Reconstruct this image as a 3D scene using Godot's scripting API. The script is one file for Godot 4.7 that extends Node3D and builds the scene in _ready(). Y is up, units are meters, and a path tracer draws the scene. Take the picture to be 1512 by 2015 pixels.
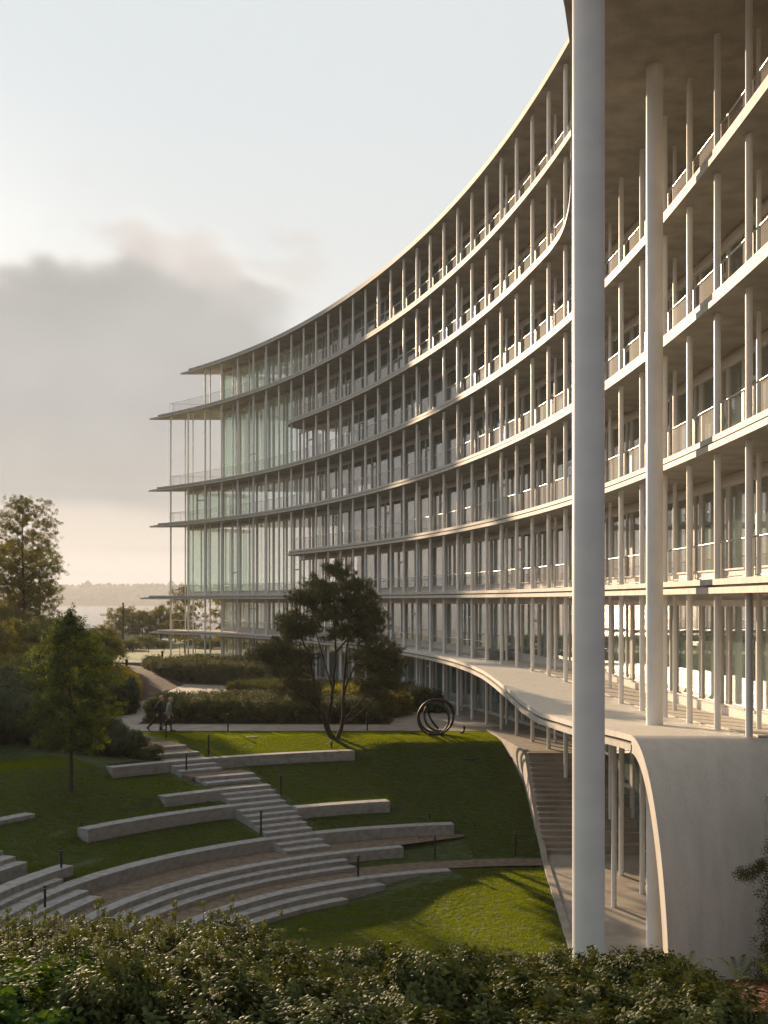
extends Node3D
# A curved office building above a terraced garden, seen at low morning sun.
# Plan coordinates: x to the right, d away from the viewer (z = -d); heights h are relative to eye level, E lifts them.

const E := 9.7
const F := 3.7
const CX := 5.57
const CD := 31.0
var M := {}
var names := {}
var rng := RandomNumberGenerator.new()
var curve_p := PackedVector2Array()
var curve_n := PackedVector2Array()

# ------------------------------------------------------------------ helpers
func P(x: float, h: float, d: float) -> Vector3:
	return Vector3(x, h + E, -d)

func ss(a: float, b: float, x: float) -> float:
	var t := clampf((x - a) / (b - a), 0.0, 1.0)
	return t * t * (3.0 - 2.0 * t)

func pl(pts: Array, x: float) -> float:
	for i in pts.size() - 1:
		var a: Array = pts[i]
		var b: Array = pts[i + 1]
		if x <= b[0]:
			return a[1] + (b[1] - a[1]) * clampf((x - a[0]) / (b[0] - a[0]), 0.0, 1.0)
	return pts[pts.size() - 1][1]

func numbered(n: String) -> String:
	if not names.has(n):
		names[n] = 0
		return n
	names[n] += 1
	return "%s_%03d" % [n, names[n]]

func tag(o: Node, label := "", category := "", group := "", kind := "") -> void:
	if label: o.set_meta("label", label)
	if category: o.set_meta("category", category)
	if group: o.set_meta("group", group)
	if kind: o.set_meta("kind", kind)

func thing(called: String, label: String, category: String, at := Vector3.ZERO, group := "") -> Node3D:
	var o := Node3D.new()
	o.name = numbered(called)
	add_child(o)
	o.position = at
	tag(o, label, category, group)
	return o

func part_name(parent: Node, n: String) -> String:
	var key := str(parent.get_instance_id()) + n
	if not names.has(key):
		names[key] = 0
		return n
	names[key] += 1
	return "%s_%03d" % [n, names[key]]

func put(called: String, mesh: Mesh, mat: Material, parent: Node = null) -> MeshInstance3D:
	var o := MeshInstance3D.new()
	o.mesh = mesh
	if mat: o.material_override = mat
	if parent == null:
		o.name = numbered(called)
		add_child(o)
	else:
		o.name = part_name(parent, called)
		parent.add_child(o)
	return o

func struct(called: String, mesh: Mesh, mat: Material, label := "") -> MeshInstance3D:
	var o := put(called, mesh, mat)
	tag(o, label, "", "", "structure")
	return o

func st_new() -> SurfaceTool:
	var st := SurfaceTool.new()
	st.begin(Mesh.PRIMITIVE_TRIANGLES)
	return st

func fin(st: SurfaceTool) -> ArrayMesh:
	st.generate_normals()
	return st.commit()

func quad(st: SurfaceTool, a: Vector3, b: Vector3, c: Vector3, d: Vector3, g := -1) -> void:
	st.set_smooth_group(g)
	st.set_uv(Vector2(0, 0)); st.add_vertex(a)
	st.set_uv(Vector2(1, 0)); st.add_vertex(b)
	st.set_uv(Vector2(1, 1)); st.add_vertex(c)
	st.set_uv(Vector2(0, 0)); st.add_vertex(a)
	st.set_uv(Vector2(1, 1)); st.add_vertex(c)
	st.set_uv(Vector2(0, 1)); st.add_vertex(d)

func tri(st: SurfaceTool, a: Vector3, b: Vector3, c: Vector3, g := -1) -> void:
	st.set_smooth_group(g)
	st.set_uv(Vector2(0, 0)); st.add_vertex(a)
	st.set_uv(Vector2(1, 0)); st.add_vertex(b)
	st.set_uv(Vector2(1, 1)); st.add_vertex(c)

func box(st: SurfaceTool, t: Transform3D, s: Vector3) -> void:
	var h := s * 0.5
	var v := []
	for i in 8:
		v.append(t * Vector3(h.x if i & 1 else -h.x, h.y if i & 2 else -h.y, h.z if i & 4 else -h.z))
	quad(st, v[4], v[6], v[7], v[5])
	quad(st, v[1], v[3], v[2], v[0])
	quad(st, v[0], v[2], v[6], v[4])
	quad(st, v[5], v[7], v[3], v[1])
	quad(st, v[2], v[3], v[7], v[6])
	quad(st, v[4], v[5], v[1], v[0])

func abox(st: SurfaceTool, lo: Vector3, hi: Vector3) -> void:
	box(st, Transform3D(Basis(), (lo + hi) * 0.5), hi - lo)

# rings of the same profile, each profile edge flat across and smooth along
func loft(st: SurfaceTool, rings: Array, closed := true, caps := true, smooth_across := false, groups := []) -> void:
	var n: int = rings[0].size()
	var m := n if closed else n - 1
	for r in rings.size() - 1:
		var a: PackedVector3Array = rings[r]
		var b: PackedVector3Array = rings[r + 1]
		for k in m:
			var k2 := (k + 1) % n
			quad(st, a[k], a[k2], b[k2], b[k], 1 if smooth_across else (groups[k] if groups.size() else k + 1))
	if caps and closed:
		for e in 2:
			var c: PackedVector3Array = rings[0] if e == 0 else rings[rings.size() - 1]
			var flat := PackedVector2Array()
			var u := (c[1] - c[0]).normalized()
			var nn := Vector3.ZERO
			for k in range(1, n - 1):
				nn += (c[k] - c[0]).cross(c[k + 1] - c[0])
			if nn.length() < 1e-9:
				continue
			nn = nn.normalized()
			var w := nn.cross(u)
			for k in n:
				flat.append(Vector2((c[k] - c[0]).dot(u), (c[k] - c[0]).dot(w)))
			var ix := Geometry2D.triangulate_polygon(flat)
			for k in range(0, ix.size(), 3):
				if e == 0:
					tri(st, c[ix[k]], c[ix[k + 2]], c[ix[k + 1]])
				else:
					tri(st, c[ix[k]], c[ix[k + 1]], c[ix[k + 2]])

func tube(st: SurfaceTool, pts: PackedVector3Array, radii: PackedFloat32Array, n := 8, caps := true) -> void:
	var rings := []
	var up := Vector3(0.123, 1, 0.077).normalized()
	for i in pts.size():
		var dir: Vector3 = (pts[mini(i + 1, pts.size() - 1)] - pts[maxi(i - 1, 0)]).normalized()
		if absf(dir.dot(up)) > 0.97:
			up = Vector3(1, 0.05, 0.11).normalized()
		var a := dir.cross(up).normalized()
		var b := a.cross(dir).normalized()
		up = b
		var ring := PackedVector3Array()
		for k in n:
			var w := TAU * k / n
			ring.append(pts[i] + (a * cos(w) + b * sin(w)) * radii[mini(i, radii.size() - 1)])
		rings.append(ring)
	loft(st, rings, true, caps, true)

func cyl_mesh(r: float, h: float, n := 16, bevel := 0.0) -> ArrayMesh:
	var st := st_new()
	var prof := [[0.0, 0.0], [r, 0.0], [r, h], [0.0, h]]
	if bevel > 0.0:
		prof = [[0.0, 0.0], [r - bevel, 0.0], [r, bevel], [r, h - bevel], [r - bevel, h], [0.0, h]]
	lathe(st, prof, n)
	return fin(st)

func lathe(st: SurfaceTool, prof: Array, n := 16, at := Vector3.ZERO) -> void:
	for k in n:
		var a := TAU * k / n
		var b := TAU * (k + 1) / n
		for i in prof.size() - 1:
			var p: Array = prof[i]
			var q: Array = prof[i + 1]
			var pa := at + Vector3(cos(a) * p[0], p[1], sin(a) * p[0])
			var pb := at + Vector3(cos(b) * p[0], p[1], sin(b) * p[0])
			var qa := at + Vector3(cos(a) * q[0], q[1], sin(a) * q[0])
			var qb := at + Vector3(cos(b) * q[0], q[1], sin(b) * q[0])
			if p[0] < 1e-6:
				tri(st, pa, qa, qb, i + 1)
			elif q[0] < 1e-6:
				tri(st, pa, qa, pb, i + 1)
			else:
				quad(st, pa, qa, qb, pb, i + 1)

# ------------------------------------------------------------------ materials
func noise_tex(freq: float, colors: PackedColorArray, offs: PackedFloat32Array, size := 512, octaves := 4, kind := FastNoiseLite.TYPE_SIMPLEX_SMOOTH, seed_ := 1, normal := false, bump := 4.0) -> NoiseTexture2D:
	var n := FastNoiseLite.new()
	n.noise_type = kind
	n.seed = seed_
	n.frequency = freq
	n.fractal_octaves = octaves
	var t := NoiseTexture2D.new()
	t.width = size
	t.height = size
	t.seamless = true
	t.noise = n
	if normal:
		t.as_normal_map = true
		t.bump_strength = bump
	else:
		var g := Gradient.new()
		g.offsets = offs
		g.colors = colors
		t.color_ramp = g
	return t

func shades(c: Color, lo: float, hi: float) -> PackedColorArray:
	return PackedColorArray([Color(c.r * lo, c.g * lo, c.b * lo), c, Color(minf(c.r * hi, 1), minf(c.g * hi, 1), minf(c.b * hi, 1))])

func plain(n: String, c: Color, rough := 0.8, metal := 0.0) -> StandardMaterial3D:
	var m := StandardMaterial3D.new()
	m.resource_name = n
	m.albedo_color = c
	m.roughness = rough
	m.metallic = metal
	M[n] = m
	return m

# a mottled surface: two layers of noise laid by world triplanar mapping
func mottled(n: String, c: Color, rough: float, lo: float, hi: float, freq: float, metres: float, fine := 0.0, fine_metres := 0.5, bump := 0.0) -> StandardMaterial3D:
	var m := plain(n, Color.WHITE, rough)
	var s := hash(n) % 1000
	m.albedo_texture = noise_tex(freq, shades(c, lo, hi), PackedFloat32Array([0.2, 0.5, 0.8]), 512, 5, FastNoiseLite.TYPE_SIMPLEX_SMOOTH, s)
	m.uv1_triplanar = true
	m.uv1_world_triplanar = true
	m.uv1_scale = Vector3.ONE / metres
	if bump > 0.0:
		m.normal_enabled = true
		m.normal_texture = noise_tex(0.05, PackedColorArray(), PackedFloat32Array(), 256, 4, FastNoiseLite.TYPE_SIMPLEX_SMOOTH, s + 7, true, 6.0)
		m.normal_scale = bump
	if fine > 0.0:
		m.detail_enabled = true
		m.detail_blend_mode = BaseMaterial3D.BLEND_MODE_MUL
		m.detail_uv_layer = BaseMaterial3D.DETAIL_UV_2
		m.uv2_triplanar = true
		m.uv2_world_triplanar = true
		m.uv2_scale = Vector3.ONE / fine_metres
		m.detail_albedo = noise_tex(0.08, PackedColorArray([Color(1 - fine, 1 - fine, 1 - fine), Color(1, 1, 1)]), PackedFloat32Array([0.25, 0.7]), 256, 4, FastNoiseLite.TYPE_SIMPLEX, s + 3)
	return m

func leafy(n: String, c: Color, rough := 0.55, back := 0.6) -> StandardMaterial3D:
	var m := plain(n, c, rough)
	m.vertex_color_use_as_albedo = true
	m.metallic_specular = 0.35
	if back > 0.0:
		m.backlight_enabled = true
		m.backlight = Color(back, back * 0.95, back * 0.45)
	return m

func make_materials() -> void:
	mottled("white_paint", Color(0.90, 0.89, 0.87), 0.42, 0.97, 1.02, 0.01, 5.0)
	mottled("terrace_white", Color(0.84, 0.81, 0.76), 0.55, 0.955, 1.025, 0.012, 6.0, 0.05, 1.3)
	mottled("slab_edge", Color(0.74, 0.715, 0.67), 0.65, 0.93, 1.05, 0.015, 4.0, 0.08, 0.8)
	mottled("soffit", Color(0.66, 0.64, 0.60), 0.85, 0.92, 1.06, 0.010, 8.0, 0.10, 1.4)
	mottled("bench_concrete", Color(0.60, 0.59, 0.58), 0.8, 0.86, 1.07, 0.018, 3.2, 0.14, 0.45, 0.15)
	mottled("court_concrete", Color(0.64, 0.60, 0.55), 0.7, 0.9, 1.06, 0.012, 9.0, 0.08, 0.9)
	mottled("paving", Color(0.58, 0.54, 0.48), 0.75, 0.9, 1.08, 0.014, 9.0, 0.12, 0.6)
	mottled("deck_paver", Color(0.83, 0.79, 0.73), 0.7, 0.9, 1.05, 0.02, 3.0, 0.1, 0.5)
	mottled("gravel", Color(0.53, 0.46, 0.38), 0.95, 0.85, 1.1, 0.02, 4.0, 0.5, 0.22, 0.8)
	mottled("mulch", Color(0.30, 0.20, 0.14), 0.95, 0.55, 1.5, 0.03, 2.0, 0.6, 0.3, 1.0)
	mottled("lawn_soil", Color(0.24, 0.30, 0.065), 0.95, 0.8, 1.15, 0.02, 5.0, 0.35, 0.5, 1.0)
	mottled("rough_ground", Color(0.42, 0.42, 0.24), 0.95, 0.8, 1.2, 0.02, 12.0, 0.3, 1.5)
	mottled("bark_brown", Color(0.27, 0.2, 0.16), 0.9, 0.6, 1.4, 0.03, 0.8, 0.4, 0.2, 1.0)
	mottled("bark_grey", Color(0.30, 0.27, 0.23), 0.9, 0.7, 1.3, 0.03, 0.8, 0.4, 0.2, 1.0)
	M.terrace_white.uv1_scale = Vector3(0.35, 0.09, 0.35)
	plain("rail_metal", Color(0.78, 0.77, 0.75), 0.35, 0.6)
	plain("frame_white", Color(0.82, 0.80, 0.77), 0.45)
	plain("frame_dark", Color(0.20, 0.20, 0.19), 0.5)
	plain("interior", Color(0.66, 0.63, 0.58), 0.9)
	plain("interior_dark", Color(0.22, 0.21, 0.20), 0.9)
	plain("interior_floor", Color(0.36, 0.33, 0.30), 0.7)
	var g := plain("glass", Color(0.62, 0.71, 0.68, 0.14), 0.02)
	g.transparency = BaseMaterial3D.TRANSPARENCY_ALPHA
	g.metallic_specular = 0.8
	var g2 := plain("glass_green", Color(0.78, 0.95, 0.86, 0.13), 0.02)
	g2.transparency = BaseMaterial3D.TRANSPARENCY_ALPHA
	g2.metallic_specular = 0.6
	var cu := plain("curtain_cloth", Color(0.74, 0.72, 0.68), 0.95)
	cu.backlight_enabled = true
	cu.backlight = Color(0.3, 0.3, 0.3)
	# finely perforated balustrade sheet: the holes are far smaller than a pixel, so it reads as an even veil
	var mm := plain("perforated_metal", Color(0.30, 0.22, 0.16, 0.17), 0.6)
	mm.transparency = BaseMaterial3D.TRANSPARENCY_ALPHA
	plain("black_metal", Color(0.10, 0.10, 0.10), 0.5, 0.2)
	mottled("steel_patina", Color(0.19, 0.15, 0.13), 0.55, 0.7, 1.35, 0.03, 0.7, 0.3, 0.2)
	plain("lamp_cap", Color(0.62, 0.61, 0.60), 0.4, 0.3)
	leafy("leaf_shrub", Color(0.30, 0.335, 0.18), 0.6, 0.6)
	M.leaf_shrub.metallic_specular = 0.22
	leafy("leaf_shrub_bright", Color(0.27, 0.37, 0.13), 0.65, 0.9)
	M.leaf_shrub_bright.metallic_specular = 0.25
	leafy("leaf_tree", Color(0.38, 0.46, 0.17), 0.6, 1.2)
	leafy("leaf_young", Color(0.32, 0.40, 0.16), 0.6, 1.0)
	leafy("leaf_hedge", Color(0.31, 0.34, 0.17), 0.7, 0.8)
	leafy("leaf_hedge_dark", Color(0.25, 0.29, 0.18), 0.7, 0.7)
	leafy("needles", Color(0.30, 0.33, 0.20), 0.7, 0.5)
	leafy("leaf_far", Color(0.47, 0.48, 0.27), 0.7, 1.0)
	leafy("grass_blade", Color(0.38, 0.465, 0.055), 0.7, 1.8)
	leafy("leaf_olive", Color(0.46, 0.49, 0.25), 0.7, 1.0)
	leafy("bark_chip", Color(0.40, 0.26, 0.18), 0.9, 0.0)
	plain("stem", Color(0.22, 0.18, 0.12), 0.9)
	plain("skin", Color(0.72, 0.53, 0.44), 0.6)
	plain("suit_dark", Color(0.10, 0.10, 0.13), 0.9)
	plain("jacket_grey", Color(0.52, 0.54, 0.52), 0.9)
	plain("trousers_khaki", Color(0.50, 0.47, 0.40), 0.9)
	plain("hair_grey", Color(0.62, 0.60, 0.58), 0.9)
	plain("shoe_leather", Color(0.06, 0.05, 0.05), 0.4)
	plain("car_white", Color(0.80, 0.81, 0.82), 0.25)
	plain("car_silver", Color(0.55, 0.57, 0.60), 0.25, 0.3)
	plain("car_glass", Color(0.05, 0.06, 0.07), 0.08)
	plain("tyre", Color(0.05, 0.05, 0.05), 0.9)
	mottled("far_wood", Color(0.20, 0.23, 0.17), 1.0, 0.8, 1.2, 0.02, 300.0)
	var wa := plain("lake_water", Color(0.14, 0.18, 0.20), 0.12)
	wa.metallic_specular = 0.5
	wa.normal_enabled = true
	wa.normal_texture = noise_tex(0.03, PackedColorArray(), PackedFloat32Array(), 512, 4, FastNoiseLite.TYPE_SIMPLEX_SMOOTH, 5, true, 5.0)
	wa.normal_scale = 0.25
	wa.uv1_triplanar = true
	wa.uv1_world_triplanar = true
	wa.uv1_scale = Vector3.ONE / 40.0

# ------------------------------------------------------------------ sky
const SUN_AZ := -24.0
const SUN_EL := 12.2

func dir_of(az: float, el: float) -> Vector3:
	var a := deg_to_rad(az)
	var e := deg_to_rad(el)
	return Vector3(sin(a) * cos(e), sin(e), -cos(a) * cos(e))

const CLOUD_TOP := [[-60, 17.5], [-40, 15], [-24, 16.5], [-17.8, 15.3], [-15.6, 15.9], [-13.3, 16.3], [-11.2, 16.2], [-10.2, 15.2], [-8.1, 14.8], [-6.2, 15.2], [-4, 14], [20, 13], [180, 15]]

func sky_image() -> Image:
	var w := 1536
	var h := 768
	var n1 := FastNoiseLite.new()
	n1.seed = 11
	n1.frequency = 0.11
	n1.fractal_octaves = 5
	var n2 := FastNoiseLite.new()
	n2.seed = 23
	n2.frequency = 0.05
	n2.fractal_octaves = 4
	var sun := dir_of(SUN_AZ, SUN_EL)
	var data := PackedFloat32Array()
	data.resize(w * h * 3)
	for y in h:
		var el := 90.0 - (y + 0.5) / h * 180.0
		var er := deg_to_rad(el)
		for x in w:
			var c := Vector3(0.20, 0.19, 0.17)
			if el > -1.0:
				var az := (x + 0.5) / w * 360.0
				if az > 180.0: az -= 360.0
				var ar := deg_to_rad(az)
				var v := Vector3(sin(ar) * cos(er), sin(er), -cos(ar) * cos(er))
				var gam := rad_to_deg(acos(clampf(v.dot(sun), -1, 1)))
				var e := maxf(el, 0.0)
				var far := 1.0 - exp(-pow(gam / 85.0, 2.0))
				c = Vector3(0.80, 0.795, 0.765).lerp(Vector3(0.33, 0.39, 0.46), far)
				c = c.lerp(Vector3(0.665, 0.715, 0.745), 0.85 * ss(9, 26, e) * exp(-pow(gam / 60.0, 2)))
				c += Vector3(0.30, 0.28, 0.24) * exp(-pow(gam / 8.0, 2))
				c *= 1.0 - 0.10 * exp(-e / 5.0)
				c *= lerpf(1.0, 0.62, ss(85, 130, gam) * ss(45, 5, e)) * (1.0 + 0.18 * ss(30, 65, e))
				# bank of cloud, continuing to the left out of the frame and thinner elsewhere
				var wx := az * 0.9
				var a := n1.get_noise_3d(wx, e * 1.3, 3.0)
				var b := n2.get_noise_3d(wx, e * 2.2, 9.0)
				var side := ss(-2.6, -6.4, az + a * 2.5 - (e - 11.0) * 0.10)
				side *= ss(-110.0, -70.0, az + b * 20.0)
				if az > 20.0 or az < -100.0:
					side = maxf(side, ss(0.02, 0.3, b) * 0.8)
				var top := pl(CLOUD_TOP, az) + 0.9 * n2.get_noise_2d(wx * 3.0, 40.0)
				var m := side * ss(-0.3, 0.4, top - e + a * 2.6) * ss(3.0, 5.0, e + a * 1.4)
				var cc := Vector3(0.465, 0.455, 0.435)
				cc = cc.lerp(Vector3(0.50, 0.47, 0.43), ss(9.0, 4.5, e))
				cc *= 0.98 + 0.12 * b + 0.10 * a + 0.22 * ss(1.6, 0.0, top - e + a * 2.6)
				cc *= lerpf(1.0, 0.8, clampf((gam - 30.0) / 120.0, 0.0, 1.0))
				c = c.lerp(cc, m * 0.96)
				var rim := side * ss(-1.5, -0.1, top - e + a * 2.6) * ss(0.7, 0.0, top - e + a * 2.6) * ss(3.0, 5.0, e)
				c = c.lerp(Vector3(0.86, 0.83, 0.785), rim * 0.45)
				# warm torn wisps above the bank
				var wi := side * ss(0.0, 0.35, n1.get_noise_3d(wx * 1.2 + 50.0, e * 2.2, 1.0)) * ss(20.0, 17.0, e) * ss(13.0, 15.5, e)
				c = c.lerp(Vector3(0.70, 0.645, 0.605), wi * 0.75)
				# bands of thin cloud towards the horizon
				var band := ss(5.8, 3.6, e + a * 1.2)
				var s := n2.get_noise_2d(wx * 0.35, e * 14.0)
				var bc := Vector3(0.42, 0.42, 0.405).lerp(Vector3(0.68, 0.60, 0.515), ss(-0.15, 0.3, s + 0.5 * exp(-pow((e - 2.7) / 0.8, 2)) - 0.25 * exp(-pow((e - 1.4) / 0.6, 2))))
				bc *= lerpf(1.0, 0.8, clampf((gam - 25.0) / 110.0, 0.0, 1.0))
				c = c.lerp(bc, band * 0.9)
			var k := (y * w + x) * 3
			c /= 2.2   # the picture's exposure
			data[k] = c.x
			data[k + 1] = c.y
			data[k + 2] = c.z
	return Image.create_from_data(w, h, false, Image.FORMAT_RGBF, data.to_byte_array())

# ------------------------------------------------------------------ ground heights
const TL := [[0, -10.2], [12.75, -9.86], [13.98, -9.82], [14.4, -9.6], [14.85, -9.3], [14.9, -9.21], [16.2, -9.21], [16.75, -8.79], [19.3, -8.36], [19.85, -7.95], [20.4, -7.93], [20.95, -7.53], [24.5, -7.26], [25.05, -6.84], [29, -6.56]]
const TR := [[0, -10.2], [12.75, -9.8], [13.95, -9.72], [14.8, -9.45], [16.2, -9.22], [16.75, -8.82], [18.1, -8.5], [18.65, -8.09], [24.5, -7.26], [25.05, -6.84], [29, -6.56]]
const TS := [[0, -9.9], [13, -9.72], [13.9, -9.69], [14.6, -9.55], [16, -9.24], [18, -8.74], [21, -7.95], [24.3, -7.03], [25.8, -6.64], [27, -6.57], [30, -6.56]]
const ER := [[12, 104], [14.4, 110], [14.8, 109], [15.4, 100], [17, 100], [17.6, 107.2], [20, 107.2], [23, 106.4]]
const EL := [[16, 175], [17, 175], [17.5, 146.5], [19.8, 146.5], [20.2, 133.3], [26, 133]]

func lawn_h(x: float, d: float) -> float:
	var rx := x - CX
	var rd := d - CD
	var r := sqrt(rx * rx + rd * rd)
	var ph := rad_to_deg(atan2(rd, rx))
	if ph < -90.0: ph += 360.0
	if r < 12.75:
		var w := 1.0 - ss(105, 126, ph)
		var h := -10.18 + 0.46 * w * ss(6, 12.7, r)
		return lerpf(h, -9.74, ss(0, 5, x))
	var t := pl(TR, r) if ph < 119.7 else pl(TL, r)
	var s := pl(TS, r) - 0.62 * ss(25, 33, r) * ss(127, 133, ph)
	var er := pl(ER, r)
	var el := pl(EL, r)
	var k := ss(er - 4, er - 0.3, ph) * (1.0 - ss(el + 0.3, el + 4, ph))
	return lerpf(s, t, k)

func bank_h(x: float, d: float) -> float:
	return -1.55 - 0.258 * d + 0.2 * ss(0.5, -4.0, x) * ss(24, 14, d)

func mound_h(x: float, d: float) -> float:
	return -6.95 + 4.3 * exp(-pow((x + 36.0) / 15.0, 2) - pow((d - 88.0) / 26.0, 2))

func court_h(d: float) -> float:
	if d > 52.1: return -6.55
	if d < 45.8: return -9.7
	return -9.7 + 3.15 * (d - 45.8) / 6.3

func edge_x(d: float) -> float:   # line between lawn and concrete court / stair / forecourt
	return pl([[27, 4.9], [33.7, 5.3], [45.8, 6.1], [52.1, 6.22], [55, 5.9], [60.6, 5.26]], d)

func ground_h(x: float, d: float) -> float:
	if d > 112.0:
		return lerpf(-6.75, -11.5, ss(205, 240, d))
	if x > edge_x(d) and d < 62.0:
		return maxf(court_h(d) - 0.3, bank_h(x, d)) if d < 33 else court_h(d) - 0.35
	var h: float
	if d < 60.3:
		h = lawn_h(x, d) - 0.3
	else:
		h = -6.75
	if d < 34: h = maxf(h, bank_h(x, d))
	if x < -12.0:
		h = lerpf(h, maxf(h, mound_h(x, d)), ss(-13, -19, x) * ss(50, 60, d))
	return h

func build_curve() -> void:
	var x := -21.626
	var d := 121.135
	# walk back beyond the first column, then forward along the whole front
	var back: Array = []
	var n := 20
	for k in 2 * n + n:
		var th := deg_to_rad(43.245 + 101.884 * ((k + 0.5) / n) / 36.0 * 0.9)
		x -= 3.251 / n * sin(th)
		d += 3.251 / n * cos(th)
		back.append([Vector2(x, d), th])
	back.reverse()
	for b in back:
		curve_p.append(b[0])
		curve_n.append(Vector2(-cos(b[1]), -sin(b[1])))
	x = -21.626
	d = 121.135
	for k in 44 * n:
		var t: float = minf((k + 0.5) / n, 38.0) / 36.0
		var th2 := deg_to_rad(43.245 - 101.884 * t + 182.301 * t * t - 212.421 * t * t * t + 88.911 * t * t * t * t)
		curve_p.append(Vector2(x, d))
		curve_n.append(Vector2(-cos(th2), -sin(th2)))
		var s := 3.251 if k < 5 * n else 2.676
		x += s / n * sin(th2)
		d -= s / n * cos(th2)

func cp(t: float, off := 0.0) -> Vector2:   # plan point at column number t, moved outwards by off
	var f := (t + 3.0) * 20.0
	var i := clampi(int(floor(f)), 0, curve_p.size() - 2)
	var k := f - i
	var p := curve_p[i].lerp(curve_p[i + 1], k)
	var nn := curve_n[i].lerp(curve_n[i + 1], k)
	return p + nn * off

func cn(t: float) -> Vector2:
	var f := (t + 3.0) * 20.0
	return curve_n[clampi(int(round(f)), 0, curve_n.size() - 1)]

func s_soffit(n: int) -> float:
	return 22.6 if n == 7 else 0.2 + F * (n - 1)

func s0_top(t: float) -> float:
	return F * pl([[-2, -0.79], [4, -0.79], [12, -0.82], [22, -0.857], [26, -0.875], [29.5, -0.95], [31, -0.98], [32.3, -0.98], [33.3, -0.96], [34.2, -0.94], [35.2, -0.91], [36, -0.885], [40, -0.86]], t)

func e0(t: float) -> float:
	return pl([[-2, 0.45], [16, 0.5], [20, 0.9], [22, 1.25], [24, 1.75], [26, 2.35], [28.3, 2.95], [30.5, 3.4], [32, 3.55], [33.7, 3.3], [35.5, 2.83], [37, 2.7]], t)

func e5(t: float) -> float:
	if t < 9.0:
		return pl([[7.1, -1.95], [7.2, -1.1], [7.35, -0.55], [7.6, -0.1], [8, 0.2], [8.6, 0.38], [9, 0.38]], t)
	return pl([[27.6, 0.38], [28.4, 0.5], [29.0, 0.72], [29.7, 1.05], [30.5, 1.5], [31.5, 2.1], [32.6, 2.7], [34.7, 3.75], [35.6, 4.3], [40, 7.4], [44, 10.2]], t)

# ------------------------------------------------------------------ the office building
var B: Node3D

func slab_strip(name_: String, h: Callable, y0: float, y1: float, ta: float, tb: float, e: Callable, inner: float, d_end: float, mat: Material, parent: Node) -> void:
	var st := st_new()
	var rings := []
	var n := int(ceil((tb - ta) / 0.25))
	for i in n + 1:
		var t := lerpf(ta, tb, float(i) / n)
		var nn := cn(t)
		var o: Vector2 = cp(t, e.call(t))
		var w := inner
		if nn.y < -0.02:
			w = clampf((d_end - o.y) / -nn.y, 0.02, inner)
		var q := o - nn * w
		var hh: float = h.call(t)
		rings.append(PackedVector3Array([P(o.x, hh + y0, o.y), P(o.x, hh + y1, o.y), P(q.x, hh + y1, q.y), P(q.x, hh + y0, q.y)]))
	loft(st, rings)
	put(name_, fin(st), mat, parent)

func make_slab(n: int, h: Callable, ta: float, tb: float, e: Callable, inner := 13.0) -> void:
	var d_end := cp(ta, e.call(ta)).y + 0.02
	if n == 2 or n == 5: d_end = 1e6
	var root := Node3D.new()
	root.name = part_name(B, "roof_slab" if n == 7 else "floor_slab")
	B.add_child(root)
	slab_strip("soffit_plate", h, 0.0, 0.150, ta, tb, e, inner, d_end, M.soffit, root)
	# pale fascia strips in front of the plates, with a shadow gap between them
	var ea := func(t: float) -> float: return e.call(t) + 0.02
	slab_strip("lower_fascia", h, -0.004, 0.154, ta, tb, ea, 0.018, d_end + 1, M.slab_edge, root)
	var eg := func(t: float) -> float: return e.call(t) - 0.17
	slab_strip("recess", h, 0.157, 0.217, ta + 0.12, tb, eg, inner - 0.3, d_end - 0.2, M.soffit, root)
	var eu := func(t: float) -> float: return e.call(t) - 0.045
	slab_strip("floor_plate", h, 0.22, 0.37, ta + 0.42, tb, eu, inner - 0.4, d_end - 0.9, M.terrace_white if n == 0 else M.slab_edge, root)

func level_floor(k: int, t: float) -> float:   # top of the floor of level k (-1 = ground)
	if k == -1:
		var c := cp(t)
		return court_h(c.y) if t > 24.0 else -6.55
	if k == 0: return s0_top(t)
	return s_soffit(k) + 0.37

func level_ceil(k: int, t: float) -> float:
	if k == -1: return s0_top(t) - 0.37
	return s_soffit(k + 1)

func column(x: float, d: float, h0: float, h1: float, r: float, called := "column") -> MeshInstance3D:
	var o := put(called, M["cyl"], M.white_paint, B)
	o.position = P(x, h0, d)
	o.scale = Vector3(r, h1 - h0, r)
	return o

func frame_mesh(w: float, h: float, sill: float, variant: int) -> ArrayMesh:
	# one bay of facade framing, x along the bay from 0 to w, y up from the floor, z towards the outside
	var st := st_new()
	var z := 0.06
	abox(st, Vector3(0.0, h - 0.30, -0.10), Vector3(w, h - 0.16, z + 0.06))
	abox(st, Vector3(0.0, h - 0.16, -0.06), Vector3(w, h, z - 0.02))
	abox(st, Vector3(0.0, h - 0.36, -0.04), Vector3(w, h - 0.30, z + 0.01))
	abox(st, Vector3(0.0, 0.0, -0.05), Vector3(w, sill, z))
	abox(st, Vector3(0.0, sill, -0.09), Vector3(w, sill + 0.05, z + 0.07))
	var xs := [0.03, 0.14, w * 0.76, w - 0.10] if variant == 0 else [0.03, w * 0.52, w * 0.56, w - 0.10]
	for x in xs:
		abox(st, Vector3(x, sill + 0.05, -0.05), Vector3(x + 0.065, h - 0.30, z))
	if variant == 1:
		abox(st, Vector3(w * 0.56, 2.15, -0.03), Vector3(w - 0.1, 2.27, z - 0.01))
	return fin(st)

func bay_xf(t0: float, t1: float, off: float, h: float) -> Transform3D:
	var a := cp(t0, off)
	var b := cp(t1, off)
	var va := P(a.x, h, a.y)
	var vb := P(b.x, h, b.y)
	var x := (vb - va).normalized()
	var z := x.cross(Vector3.UP).normalized()
	return Transform3D(Basis(x, Vector3.UP, z), va)

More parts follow.
